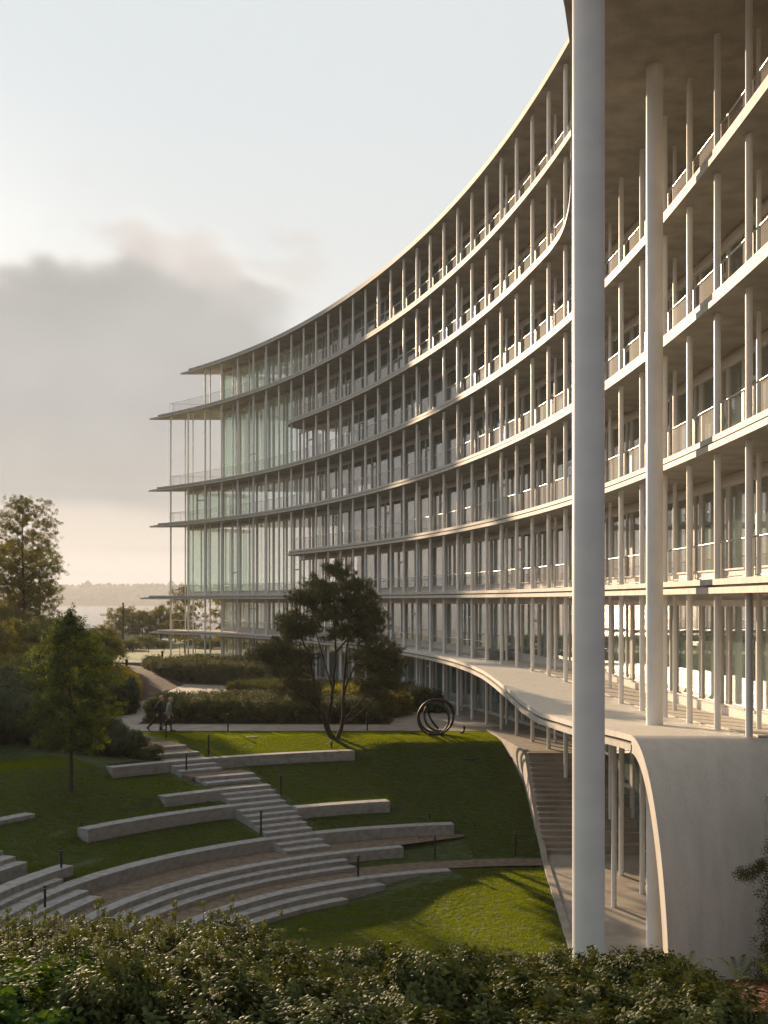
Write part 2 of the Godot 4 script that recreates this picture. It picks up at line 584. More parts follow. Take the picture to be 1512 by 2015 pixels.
func build_building() -> void:
	B = thing("office_building", "long curved white office building with stacked balconies and slender round columns", "building")
	M["cyl"] = cyl_mesh(1.0, 1.0, 20)
	var ez := func(_t: float) -> float: return 0.38
	for n in range(1, 8):
		var hs := s_soffit(n)
		var h := func(_t: float) -> float: return hs
		var ta: float = [0, -1.5, 7.12, -1.0, -1.05, 7.12, -1.0, 0.75][n]
		var ee: Callable = ez
		if n == 5 : ee = e5
		if n == 2: ee = func(t: float) -> float: return pl([[7.1, -1.95], [7.2, -1.1], [7.35, -0.55], [7.6, -0.1], [8, 0.2], [8.6, 0.38], [9, 0.38]], t)
		make_slab(n, h, ta, 42.0 if n == 5 else 40.0, ee)
	make_slab(0, s0_top_c, -1.0, 35.9, e0)
	# slender columns on the slab edge
	for i in 39:
		var c := cp(i)
		for k in range(-1, 7):
			if k == 6 and i < 2: continue
			if k >= 5 and i >= 38: continue
			if (k == 2 or k == 5) and i < 8: continue
			if k == -1 and i > 36: continue
			if k == 0 and i > 36: continue
			var hc := level_ceil(k, i)
			if (k == 1 or k == 4) and i < 8: hc = level_ceil(k + 1, i)
			column(c.x, c.y, level_floor(k, i) - 0.01, hc + 0.01, 0.088)
	# second row: rainwater columns nearer the glass
	for i in [0, 1, 2, 3, 4, 5, 8, 11, 14, 17, 20, 23, 26, 29, 32, 35, 38]:
		var off := -0.55 if i < 3 else -1.0
		if i == 0: off = -1.75
		var c := cp(i + 0.12 if i > 2 else float(i), off)
		for k in range(-1, 7):
			if k == 6 and i < 2: continue
			if k >= 5 and i >= 38: continue
			if (k == 2 or k == 5) and i < 8: continue
			if k <= 0 and i > 35: continue
			var hc := level_ceil(k, i)
			if (k == 1 or k == 4) and i < 8: hc = level_ceil(k + 1, i)
			column(c.x, c.y, level_floor(k, i) - 0.01, hc + 0.01, 0.066, "rear_column")
	# the two tall round pillars that carry the canopy, and the one in the court
	column(3.15, 18.4, -7.2, 15.02, 0.25, "canopy_pillar")
	column(7.59, 33.5, -3.5, 15.02, 0.235, "canopy_pillar")
	column(7.59, 33.5, -9.8, -3.72, 0.235, "canopy_pillar")
	column(7.3, 37.9, -9.72, -3.9, 0.085, "column")
	build_windows()
	build_rails()
	build_interior()
	build_terrace()

func s0_top_c(t: float) -> float:
	return s0_top(t) - 0.37

func build_windows() -> void:
	var meshes := {}
	var pst := st_new()   # double glazing: two thin sheets
	abox(pst, Vector3(-0.5, -0.5, -0.006), Vector3(0.5, 0.5, 0.0))
	abox(pst, Vector3(-0.5, -0.5, -0.026), Vector3(0.5, 0.5, -0.020))
	var pane_mesh := fin(pst)
	for k in range(-1, 7):
		for i in range(0, 38):
			var start := 2
			if k == 1 or k == 2 or k == 3: start = 0
			if i < start: continue
			if (k == 2 or k == 5) and i < 7: continue
			if k >= 5 and i >= 38: continue
			if k <= 0 and i > 35: continue
			var dbl: bool = (k == 1 or k == 4) and i < 7
			var t0 := float(i)
			var hf := level_floor(k, i + 0.5)
			if k == -1 and i > 24: hf = -9.7 if cp(i, -2).y < 52.0 else -6.55
			if k == 0: hf = minf(s0_top(i), s0_top(i + 1.0)) - 0.02
			var hc := level_ceil(k + (1 if dbl else 0), i + 0.5)
			if k == -1: hc = minf(s0_top(i), s0_top(i + 1.0)) - 0.36
			var xf := bay_xf(t0, t0 + 1.0, -2.0, hf)
			var w := (cp(t0 + 1.0, -2.0) - cp(t0, -2.0)).length()
			var hh := hc - hf
			var sill := 0.10
			if k == 0 or k == 1: sill = 0.38
			var variant := 1 if (i * 7 + k * 3 + 20) % 4 == 1 else 0
			var key := "%.2f_%.2f_%.2f_%d" % [w, hh, sill, variant]
			if not meshes.has(key): meshes[key] = frame_mesh(w, hh, sill, variant)
			var win := put("window", meshes[key], M.frame_white, B)
			win.transform = xf
			var g: Material = M.glass_green if (i < 7 and k >= 1) else M.glass
			var spans := [[0.205, w * 0.76], [w * 0.76 + 0.065, w - 0.10]] if variant == 0 else [[0.095, w * 0.52], [w * 0.56 + 0.065, w - 0.10]]
			for s in spans:
				var p := put("pane", pane_mesh, g, win)
				p.scale = Vector3(s[1] - s[0], hh - 0.35 - sill, 1)
				p.position = Vector3((s[0] + s[1]) * 0.5, sill + 0.05 + (hh - 0.35 - sill) * 0.5, 0.005)
	# the end of the building: glass turning the corner
	for k in range(0, 7):
		if k == 2 or k == 5: continue
		var start := 2.0
		if k == 1 or k == 3: start = 0.0
		var a := cp(start, -2.0)
		var nn := -cn(start + 1.0)
		var h0 := level_floor(k, start)
		var h1 := level_ceil(k + 1 if (k == 1 or k == 4) else k, start)
		for j in 3:
			var pa := a + nn * (2.6 * j)
			var pb := a + nn * (2.6 * (j + 1))
			var va := P(pa.x, h0, pa.y)
			var x := (P(pb.x, h0, pb.y) - va).normalized()
			var key2 := "end_%.2f" % (h1 - h0)
			if not meshes.has(key2): meshes[key2] = frame_mesh(2.6, h1 - h0, 0.1, 0)
			var win := put("window", meshes[key2], M.frame_white, B)
			win.transform = Transform3D(Basis(x, Vector3.UP, x.cross(Vector3.UP).normalized()), va)
			var p := put("pane", pane_mesh, M.glass_green, win)
			p.scale = Vector3(2.2, h1 - h0 - 0.45, 1)
			p.position = Vector3(1.3, 0.15 + (h1 - h0 - 0.45) * 0.5, 0.005)

func rail_mesh(w: float) -> ArrayMesh:
	var st := st_new()
	tube(st, PackedVector3Array([Vector3(0.09, 1.0, 0), Vector3(w * 0.5, 1.0, 0), Vector3(w - 0.04, 1.0, 0)]), PackedFloat32Array([0.024]), 8)
	abox(st, Vector3(0.085, 0.05, -0.012), Vector3(0.115, 1.0, 0.012))
	abox(st, Vector3(w - 0.11, 0.05, -0.012), Vector3(w - 0.08, 1.0, 0.012))
	abox(st, Vector3(-0.02, 0.965, 0.0), Vector3(0.09, 1.005, 0.05))
	abox(st, Vector3(0.115, 0.06, -0.008), Vector3(w - 0.11, 0.085, 0.008))
	return fin(st)

func panel_mesh(w: float) -> ArrayMesh:
	var st := st_new()
	quad(st, Vector3(0.12, 0.09, 0), Vector3(0.12, 0.95, 0), Vector3(w - 0.115, 0.95, 0), Vector3(w - 0.115, 0.09, 0))
	return fin(st)

func build_rails() -> void:
	var rm := {}
	var pm := {}
	for k in range(0, 7):
		if k == 0:
			pass
		for i in range(0, 38):
			if k == 6 and i < 1: pass
			if (k == 2 or k == 5) and i < 8: continue
			if k >= 5 and i >= 38: continue
			if k == 0 and i > 22: continue
			var xf := bay_xf(i, i + 1.0, -0.13, level_floor(k, i + 0.5))
			var w := (cp(i + 1.0, -0.13) - cp(i, -0.13)).length()
			var key := "%.2f" % w
			if not rm.has(key):
				rm[key] = rail_mesh(w)
				pm[key] = panel_mesh(w)
			var r := put("railing", rm[key], M.rail_metal, B)
			r.transform = xf
			put("perforated_panel", pm[key], M.perforated_metal, r)
	# railings round the open western corner of the balconies
	for k in [0, 1, 3, 4, 6]:
		var t_end := 0.1
		var a := cp(t_end, -0.13)
		var h := level_floor(k, 0.0)
		var st := st_new()
		var tip := cp(-0.12, -0.13)
		var pts := [a, tip, Vector2(tip.x + 3.2, tip.y + 0.25), Vector2(tip.x + 6.4, tip.y + 0.3)]
		for j in 3:
			var va := P(pts[j].x, h, pts[j].y)
			var vb := P(pts[j + 1].x, h, pts[j + 1].y)
			tube(st, PackedVector3Array([va + Vector3(0, 1.0, 0), vb + Vector3(0, 1.0, 0)]), PackedFloat32Array([0.022]), 6)
			var cnt := 1 if j == 0 else 3
			for q in cnt + 1:
				tube(st, PackedVector3Array([va.lerp(vb, float(q) / cnt), va.lerp(vb, float(q) / cnt) + Vector3(0, 1.0, 0)]), PackedFloat32Array([0.014]), 5)
		put("end_railing", fin(st), M.rail_metal, B)

func build_interior() -> void:
	# rear walls, room partitions, curtains and inner columns behind the glass
	for k in range(-1, 7):
		var r := RandomNumberGenerator.new()
		r.seed = 500 + k
		var st := st_new()
		var ta := 9.0 if k > 0 else 6.0
		var tb := 40.0 if k > 0 and k < 5 else 36.0
		var rings := []
		var n := int((tb - ta) * 2)
		for i in n + 1:
			var t := lerpf(ta, tb, float(i) / n)
			var a := cp(t, -7.2)
			var b := cp(t, -7.4)
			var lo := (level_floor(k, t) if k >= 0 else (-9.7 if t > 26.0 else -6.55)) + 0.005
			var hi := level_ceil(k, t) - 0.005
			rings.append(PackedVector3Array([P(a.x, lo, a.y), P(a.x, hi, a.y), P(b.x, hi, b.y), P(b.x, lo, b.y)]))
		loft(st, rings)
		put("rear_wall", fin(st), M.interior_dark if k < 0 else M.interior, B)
		# partitions between rooms
		for i in range(int(ta) + 1, int(tb) - 1):
			if (i + k) % 3 == 0:
				var xf := bay_xf(i, i + 1.0, -2.35, 0.0)
				var lo := (level_floor(k, i) if k >= 0 else (-9.7 if i > 26 else -6.55)) + 0.01
				var hi := level_ceil(k, i) - 0.01
				var s2 := st_new()
				box(s2, Transform3D(xf.basis, xf.origin - xf.basis.z * 2.35 + Vector3(0, (lo + hi) * 0.5, 0)), Vector3(0.12, hi - lo, 4.5))
				put("partition", fin(s2), M.interior, B)
		# curtains drawn to the sides of bays
		if k < 1: continue
		var cmesh := {}
		for i in range(8, 38):
			if k >= 5 and i > 30: continue
			if r.randf() < 0.75:
				var w := 0.25 + 0.75 * pow(r.randf(), 1.5)
				var hh := 3.25
				var key := int(w * 10)
				if not cmesh.has(key):
					var c := st_new()
					var ring := []
					for q in 25:
						var x := w * q / 24.0
						var z := 0.035 * sin(q * 1.6)
						ring.append(PackedVector3Array([Vector3(x, 0, z), Vector3(x, hh, z)]))
					loft(c, ring, false, false)
					cmesh[key] = fin(c)
				var o := put("curtain", cmesh[key], M.curtain_cloth, B)
				o.transform = bay_xf(i, i + 1.0, -2.28, level_floor(k, i + 0.5) + 0.03)
				o.position += o.basis.x * (0.2 if r.randf() < 0.5 else 2.05 - w)
	for i in range(6, 38, 2):
		for k in range(-1, 7):
			if k >= 5 and i > 30: continue
			if k < 0 and i > 34: continue
			var c := cp(i + 0.5, -4.6)
			var lo := level_floor(k, i) if k >= 0 else (-9.7 if i > 26 else -6.55)
			column(c.x, c.y, lo, level_ceil(k, i), 0.16, "inner_column")

func build_terrace() -> void:
	# paved strip behind the columns of the terrace: separate slabs
	for i in range(20, 36):
		for row in 4:
			var offa := -0.22 - row * 0.42
			var st := st_new()
			var rings := []
			for q in 3:
				var t := lerpf(i + 0.004, i + 0.996, q / 2.0)
				var a := cp(t, offa)
				var b := cp(t, offa - 0.405)
				var h := s0_top(t)
				rings.append(PackedVector3Array([P(a.x, h - 0.02, a.y), P(a.x, h + 0.028, a.y), P(b.x, h + 0.028, b.y), P(b.x, h - 0.02, b.y)]))
			loft(st, rings)
			put("terrace_paver", fin(st), M.deck_paver, B)
	# low plinth box on the terrace
	var xf := bay_xf(21.6, 23.2, -0.9, s0_top(22.4))
	var pb := st_new()
	box(pb, Transform3D(xf.basis, xf.origin + xf.basis.x * 1.6 + Vector3(0, 0.25, 0)), Vector3(3.4, 0.5, 1.3))
	put("plinth", fin(pb), M.bench_concrete, B)
	# the terrace bends down towards the viewer as a white shell
	var st2 := st_new()
	var top := s0_top(35.9)
	var rings2 := []
	var d0 := cp(35.9, 0).y - 0.004
	for j in 25:
		var x := lerpf(0.0, 1.0, j / 24.0)
		var ring := PackedVector3Array()
		var prof := []
		for q in 19:
			var ph := PI / 2 * q / 18.0
			prof.append([d0 - 2.75 * sin(ph), top - 4.9 + 4.9 * cos(ph), q / 18.0])
		prof.append([d0 - 2.78, top - 6.6, 1.0])
		prof.append([d0 - 2.26, top - 6.6, 1.0])
		for q in range(18, -1, -1):
			var ph := PI / 2 * q / 18.0
			prof.append([d0 - 2.25 * sin(ph), top - 4.9 + 4.48 * cos(ph), q / 18.0])
		var rim := cp(35.9, e0(35.9)).x
		for p in prof:
			ring.append(P(lerpf(rim + 0.26 * p[2], 17.0, x), p[1], p[0]))
		rings2.append(ring)
	var gr := []
	for q in rings2[0].size():
		gr.append(1 if q <= 18 else (2 if q == 19 else (3 if q < rings2[0].size() - 1 else 4)))
	loft(st2, rings2, true, true, false, gr)
	put("shell_wall", fin(st2), M.terrace_white, B)

# ------------------------------------------------------------------ ground, lawns, paths
func polar(r: float, ph: float) -> Vector2:
	var a := deg_to_rad(ph)
	return Vector2(CX + r * cos(a), CD + r * sin(a))

func grid_mesh(xs: PackedFloat32Array, ds: PackedFloat32Array, h: Callable) -> ArrayMesh:
	var v := PackedVector3Array()
	for d in ds:
		for x in xs:
			v.append(P(x, h.call(x, d), d))
	var ix := PackedInt32Array()
	var n := xs.size()
	for j in ds.size() - 1:
		for i in n - 1:
			var a := j * n + i
			ix.append_array([a, a + n, a + n + 1, a, a + n + 1, a + 1])
	return indexed(v, ix)

func indexed(v: PackedVector3Array, ix: PackedInt32Array) -> ArrayMesh:
	var nn := PackedVector3Array()
	nn.resize(v.size())
	for k in range(0, ix.size(), 3):
		var c := (v[ix[k + 2]] - v[ix[k]]).cross(v[ix[k + 1]] - v[ix[k]])
		nn[ix[k]] += c
		nn[ix[k + 1]] += c
		nn[ix[k + 2]] += c
	for k in nn.size():
		nn[k] = nn[k].normalized() if nn[k].length() > 1e-12 else Vector3.UP
	var arr := []
	arr.resize(Mesh.ARRAY_MAX)
	arr[Mesh.ARRAY_VERTEX] = v
	arr[Mesh.ARRAY_NORMAL] = nn
	arr[Mesh.ARRAY_INDEX] = ix
	var m := ArrayMesh.new()
	m.add_surface_from_arrays(Mesh.PRIMITIVE_TRIANGLES, arr)
	return m

func polar_sheet(rs: Array, p0: float, p1: float, step: float, h: Callable, clamp_edge := true) -> ArrayMesh:
	var v := PackedVector3Array()
	var n := int(ceil((p1 - p0) / step)) + 1
	for r in rs:
		for i in n:
			var q := polar(r, lerpf(p0, p1, float(i) / (n - 1)))
			if clamp_edge:
				q.y = minf(q.y, 60.3)
				q.x = minf(q.x, edge_x(q.y))
			v.append(P(q.x, h.call(q.x, q.y), q.y))
	var ix := PackedInt32Array()
	for j in rs.size() - 1:
		for i in n - 1:
			var a := j * n + i
			ix.append_array([a, a + 1, a + n + 1, a, a + n + 1, a + n])
	return indexed(v, ix)

func seq(a: float, b: float, s: float) -> PackedFloat32Array:
	var o := PackedFloat32Array()
	var n := int(round((b - a) / s))
	for i in n + 1:
		o.append(a + (b - a) * i / n)
	return o

func build_ground() -> void:
	var xs := PackedFloat32Array([-1500, -600, -300, -160, -110, -80])
	xs.append_array(seq(-60, 14, 0.5))
	xs.append_array(PackedFloat32Array([20, 30, 60, 120, 300, 800]))
	var ds := PackedFloat32Array([-40, -10, 0])
	ds.append_array(seq(2, 112, 0.5))
	ds.append_array(PackedFloat32Array([120, 130, 145, 160, 175, 190, 205, 210, 215, 220, 225, 230, 240, 300, 600, 1200, 3400]))
	struct("ground", grid_mesh(xs, ds, ground_h), M.mulch)
	# lawns
	var rs := [12.75, 13.2, 13.9]
	rs.append_array([14.4, 14.8, 15.4, 16.2, 16.75, 17.4, 18.1, 18.65, 19.3, 19.85, 20.4, 20.95, 21.6, 22.3, 23, 23.8, 24.5, 25.05])
	rs.append_array(Array(seq(25.6, 40, 0.6)))
	struct("lawn_slope", polar_sheet(rs, 62, 178, 0.8, lawn_h), M.lawn_soil)
	var rl := []
	for k in 27:
		rl.append(12.74 * k / 26.0)
	struct("lawn_hollow", polar_sheet(rl, -90, 270, 2.0, lawn_h), M.lawn_soil)
	# gravel walks: one ring above the benches, one between them
	var ga := func(_x: float, _d: float) -> float: return -9.185
	struct("gravel_walk", polar_sheet([14.86, 15.2, 15.6, 16.25], 109.5, 178, 1.0, ga, false), M.gravel)
	var gs := func(x: float, d: float) -> float: return maxf(lawn_h(x, d) + 0.02, -9.2)
	var stw := st_new()
	var ring := []
	for i in 13:
		var ph := lerpf(98.6, 109.5, i / 12.0)
		var inner := lerpf(16.0, 14.9, pow(i / 12.0, 0.7))
		var row := PackedVector3Array()
		for q in 5:
			var pt := polar(lerpf(inner, 16.25, q / 4.0), ph)
			row.append(P(pt.x, gs.call(pt.x, pt.y), pt.y))
		ring.append(row)
	loft(stw, ring, false, false, true)
	struct("gravel_walk", fin(stw), M.gravel)
	var gb := func(x: float, d: float) -> float: return -9.69 + 0.012 * ss(0, 5, x)
	struct("gravel_path", polar_sheet([12.72, 13.1, 13.5, 14.0], 84, 178, 1.0, gb), M.gravel)
	# forecourt paving between hedges and building
	var pave := func(_x: float, _d: float) -> float: return -6.545
	struct("forecourt", grid_mesh(seq(-30, 26, 2.0), seq(60.3, 113.3, 1.0), pave), M.paving)
	var st := st_new()
	var row_a := PackedVector3Array()
	var row_b := PackedVector3Array()
	for d in seq(52.1, 60.4, 0.6):
		row_a.append(P(edge_x(d), -6.541, d))
		row_b.append(P(26, -6.541, d))
	loft(st, [row_a, row_b], false, false, true)
	struct("forecourt", fin(st), M.court_concrete)
	# court below the terrace
	var st2 := st_new()
	row_a = PackedVector3Array()
	row_b = PackedVector3Array()
	for d in seq(26, 45.8, 0.6):
		row_a.append(P(edge_x(d), -9.7, d))
		row_b.append(P(26, -9.7, d))
	loft(st2, [row_a, row_b], false, false, true)
	struct("court_floor", fin(st2), M.court_concrete)
	# far lawn, road and lake
	var far := func(_x: float, _d: float) -> float: return -6.6
	struct("field", grid_mesh(seq(-120, 90, 10), seq(114, 200, 4), far), M.rough_ground)
	var lake := func(_x: float, _d: float) -> float: return -10.4
	struct("lake", grid_mesh(PackedFloat32Array([-1600, -800, -300, 0, 300, 900]), PackedFloat32Array([215, 400, 900, 1800, 3050]), lake), M.lake_water)
	# gravel landings of the garden stair
	build_far_shore()

func build_far_shore() -> void:
	var n := FastNoiseLite.new()
	n.seed = 4
	n.frequency = 0.004
	var st := st_new()
	var rings := []
	var r := RandomNumberGenerator.new()
	r.seed = 77
	for i in 161:
		var x := -1400.0 + i * 12.5
		var h := 38.0 + 10.0 * n.get_noise_1d(x)
		if x > -900 and x < -640: h += 4.0
		rings.append(PackedVector3Array([P(x, -11, 3000), P(x, -4, 3004), P(x, h * 0.55, 3050), P(x, h, 3120), P(x, h * 0.8, 3300), P(x, -11, 3390)]))
	loft(st, rings, false, false, true)
	struct("hill", fin(st), M.far_wood)
	var cone := st_new()
	lathe(cone, [[0.0, 0.0], [0.55, 0.0], [0.62, 0.25], [0.3, 0.7], [0.0, 1.0]], 6)
	var mm := MultiMesh.new()
	mm.transform_format = MultiMesh.TRANSFORM_3D
	mm.mesh = fin(cone)
	mm.instance_count = 1500
	for i in 1500:
		var x := r.randf_range(-1350, 560)
		var k := r.randf()
		var h := (38.0 + 10.0 * n.get_noise_1d(x)) * (1.0 if k > 0.5 else lerpf(0.1, 1.0, k * 2.0))
		var d := 3120.0 if k > 0.5 else lerpf(3010.0, 3110.0, k * 2.0)
		var s := r.randf_range(5, 12)
		if r.randf() < 0.05: s *= 1.9
		mm.set_instance_transform(i, Transform3D(Basis().scaled(Vector3(s * r.randf_range(0.6, 1.3), s, s)), P(x, h - 2.0, d)))
	var o := MultiMeshInstance3D.new()
	o.name = numbered("far_woods")
	o.multimesh = mm
	o.material_override = M.far_wood
	add_child(o)
	tag(o, "hazy wooded ridge along the far side of the lake", "woods", "", "stuff")

# ------------------------------------------------------------------ benches, steps, walls of the terraced garden
func arc_solid(r0: float, r1: float, p0: float, p1: float, top: float, bottom: float) -> ArrayMesh:
	var st := st_new()
	var rings := []
	var n := maxi(2, int(ceil(absf(p1 - p0) / 1.2)))
	var c := 0.014
	for i in n + 1:
		var ph := lerpf(p0, p1, float(i) / n)
		var ring := PackedVector3Array()
		for q in [[r0, bottom], [r0, top - c], [r0 + c, top], [r1 - c, top], [r1, top - c], [r1, bottom]]:
			var v := polar(q[0], ph)
			ring.append(P(v.x, q[1], v.y))
		rings.append(ring)
	loft(st, rings)
	return fin(st)

func arc_bench(called: String, label: String, category: String, r0: float, r1: float, p0: float, p1: float, top: float, bottom: float, block := 3.0, group := "") -> Node3D:
	var root := thing(called, label, category, Vector3.ZERO, group)
	var arc := deg_to_rad(p1 - p0) * r0
	var n := maxi(1, int(round(arc / block)))
	var gap := rad_to_deg(0.006 / r0)
	for i in n:
		put("concrete_block", arc_solid(r0, r1, lerpf(p0, p1, float(i) / n) + (gap if i else 0.0), lerpf(p0, p1, (i + 1.0) / n) - gap, top + 0.002 * ((i * 7) % 3 - 1), bottom), M.bench_concrete, root)
	return root

func build_garden() -> void:
	arc_bench("retaining_bench", "uppermost long concrete bench wall in front of the pine, crossed by the garden steps", "bench", 24.45, 25.0, 106.4, 133.0, -6.81, -7.8)
	arc_bench("retaining_bench", "short concrete bench wall left of the steps, second from the top", "bench", 20.4, 20.95, 126.4, 133.3, -7.51, -8.4)
	arc_bench("retaining_bench", "long curved concrete bench wall left of the steps, third from the top", "bench", 19.0, 19.55, 126.5, 146.5, -7.93, -8.9)
	arc_bench("retaining_bench", "straight-looking concrete bench wall on the dark slope right of the steps, ending in grass", "bench", 18.0, 18.6, 107.2, 119.8, -8.07, -9.0)
	arc_bench("retaining_bench", "longest curved concrete bench wall sweeping across the whole hollow above the gravel walk", "bench", 16.2, 16.75, 100.0, 178.0, -8.77, -9.7)
	arc_bench("curved_step", "top one of the three long curved steps below the upper gravel walk", "step", 14.42, 14.86, 109.6, 178.0, -9.185, -9.9)
	arc_bench("curved_step", "middle one of the three long curved steps below the upper gravel walk", "step", 13.98, 14.42, 119.3, 178.0, -9.36, -9.9)
	arc_bench("curved_step", "lowest one of the three long curved steps, bordering the middle gravel path", "step", 13.55, 13.98, 119.0, 178.0, -9.53, -9.9)
	arc_bench("curved_step", "long curved concrete kerb along the lawn side of the middle gravel path", "step", 12.3, 12.75, 104.9, 178.0, -9.675, -10.6)
	arc_bench("curved_step", "middle curved step beside the lower lawn, ending short of the kerb above it", "step", 11.85, 12.3, 117.8, 178.0, -9.85, -10.6)
	arc_bench("curved_step", "lowest curved step beside the lower lawn", "step", 11.4, 11.85, 126.4, 178.0, -10.02, -10.6)
	arc_bench("retaining_bench", "short concrete bench cut off by the left picture edge, high on the left slope", "bench", 21.6, 22.15, 146.8, 165.0, -7.62, -8.6)
	arc_bench("retaining_bench", "concrete bench running into the left flight of steps near the lamp", "bench", 17.0, 17.55, 155.5, 176.0, -8.42, -9.2)
	# the flight of steps that climbs the slope
	var gs := thing("garden_stair", "broad flight of concrete garden steps climbing through the curved bench walls", "stairs")
	var flight := [[27.3, -6.53, 122.1, 126.8], [25.85, -6.67, 122.1, 126.8], [23.9, -6.95, 122.1, 126.8], [23.4, -7.09, 122.1, 126.8], [22.1, -7.23, 119.8, 126.3], [21.5, -7.37, 119.8, 126.3], [20.5, -7.51, 119.8, 126.38], [20.05, -7.65, 119.8, 126.4], [19.55, -7.79, 119.8, 126.4], [19.0, -7.932, 119.85, 126.48], [18.5, -8.07, 119.85, 126.6], [18.05, -8.21, 119.82, 126.6], [17.6, -8.35, 119.8, 126.6], [17.15, -8.49, 119.8, 126.6], [16.7, -8.63, 119.8, 126.6], [15.75, -8.91, 119.7, 126.6], [15.25, -9.05, 119.7, 126.6]]
	for s in flight:
		var w: float = 0.52
		if s[0] > 25.0 or s[0] == 23.9 or s[0] == 22.1 : w = 0.46
		put("step", arc_solid(s[0], s[0] + w, s[2], s[3], s[1], s[1] - 0.6), M.bench_concrete, gs)
	for s in [[26.3, 27.35, -6.67, 122.3, 126.7], [24.95, 25.9, -6.81, 122.3, 126.7], [22.55, 23.45, -7.228, 119.9, 126.7], [20.95, 21.55, -7.508, 119.9, 126.2], [27.7, 29.3, -6.545, 122.0, 127.5]]:
		var st := st_new()
		var rings := []
		for i in 7:
			var ph := lerpf(s[3], s[4], i / 6.0)
			var a := polar(s[0], ph)
			var b := polar(s[1], ph)
			rings.append(PackedVector3Array([P(a.x, s[2] - 0.3, a.y), P(a.x, s[2], a.y), P(b.x, s[2], b.y), P(b.x, s[2] - 0.3, b.y)]))
		loft(st, rings)
		put("gravel_landing", fin(st), M.gravel, gs)
	var gl := thing("garden_stair", "flight of concrete steps at the left picture edge beside two lamps", "stairs")
	for s in flight.slice(6):
		if absf(s[0] - 17.6) < 0.1 or absf(s[0] - 17.15) < 0.1: continue
		put("step", arc_solid(s[0], s[0] + 0.52, 158.5, 178.0, s[1], s[1] - 0.7), M.bench_concrete, gl)
	# court stair under the terrace, with its wide seat steps and slanted cheek
	var cs := thing("court_stair", "wide concrete stair descending from the forecourt to the sunken court under the terrace", "stairs")
	var rise := 3.15 / 18.0
	for i in 18:
		var d := 52.1 - 0.35 * i
		var top := -6.55 - rise * i - (0.003 if i == 0 else 0.0)
		var st := st_new()
		abox(st, P(edge_x(d) + 0.02, top - 0.5, d), P(8.0, top - 0.052, d - 0.352))
		abox(st, P(edge_x(d) + 0.02, top - 0.05, d - 0.036), P(8.0, top, d - 0.40))
		put("step", fin(st), M.court_concrete, cs)
		var st2 := st_new()
		var seat := top if i % 2 == 0 else top + rise
		abox(st2, P(8.004, seat - 0.6, d - 0.002), P(16.0, seat - 0.054, d - 0.350))
		abox(st2, P(8.004, seat - 0.052, d - 0.04), P(16.0, seat - 0.002, d - 0.404))
		put("seat_step", fin(st2), M.court_concrete, cs)
	var kerb := thing("court_kerb", "slanted pale concrete kerb between the lawn and the sunken court", "kerb")
	var segs := [[27.0, 36.0], [36.0, 45.6], [45.6, 52.3], [52.3, 60.4]]
	for sg in segs:
		var st := st_new()
		var rings := []
		for i in 15:
			var d := lerpf(sg[0] + 0.004, sg[1] - 0.004, i / 14.0)
			var x := edge_x(d)
			var top := maxf(court_h(d), lawn_h(x - 0.2, minf(d, 60.2))) + 0.06
			rings.append(PackedVector3Array([P(x - 0.12, top - 1.4, d), P(x - 0.12, top, d), P(x + 0.1, top, d), P(x + 0.1, top - 1.4, d)]))
		loft(st, rings)
		put("kerb_stone", fin(st), M.court_concrete, kerb)

func lamp_mesh(h: float) -> Array:
	var st := st_new()
	lathe(st, [[0.0, 0.0], [0.045, 0.0], [0.045, 0.02], [0.036, 0.03], [0.036, h - 0.10], [0.0, h - 0.10]], 12)
	var hd := st_new()
	lathe(hd, [[0.0, h - 0.11], [0.055, h - 0.11], [0.06, h - 0.10], [0.06, h - 0.02], [0.05, h], [0.0, h]], 14)
	var gl := st_new()
	lathe(gl, [[0.061, h - 0.075], [0.0625, h - 0.075], [0.0625, h - 0.055], [0.061, h - 0.055]], 14)
	return [fin(st), fin(hd), fin(gl)]

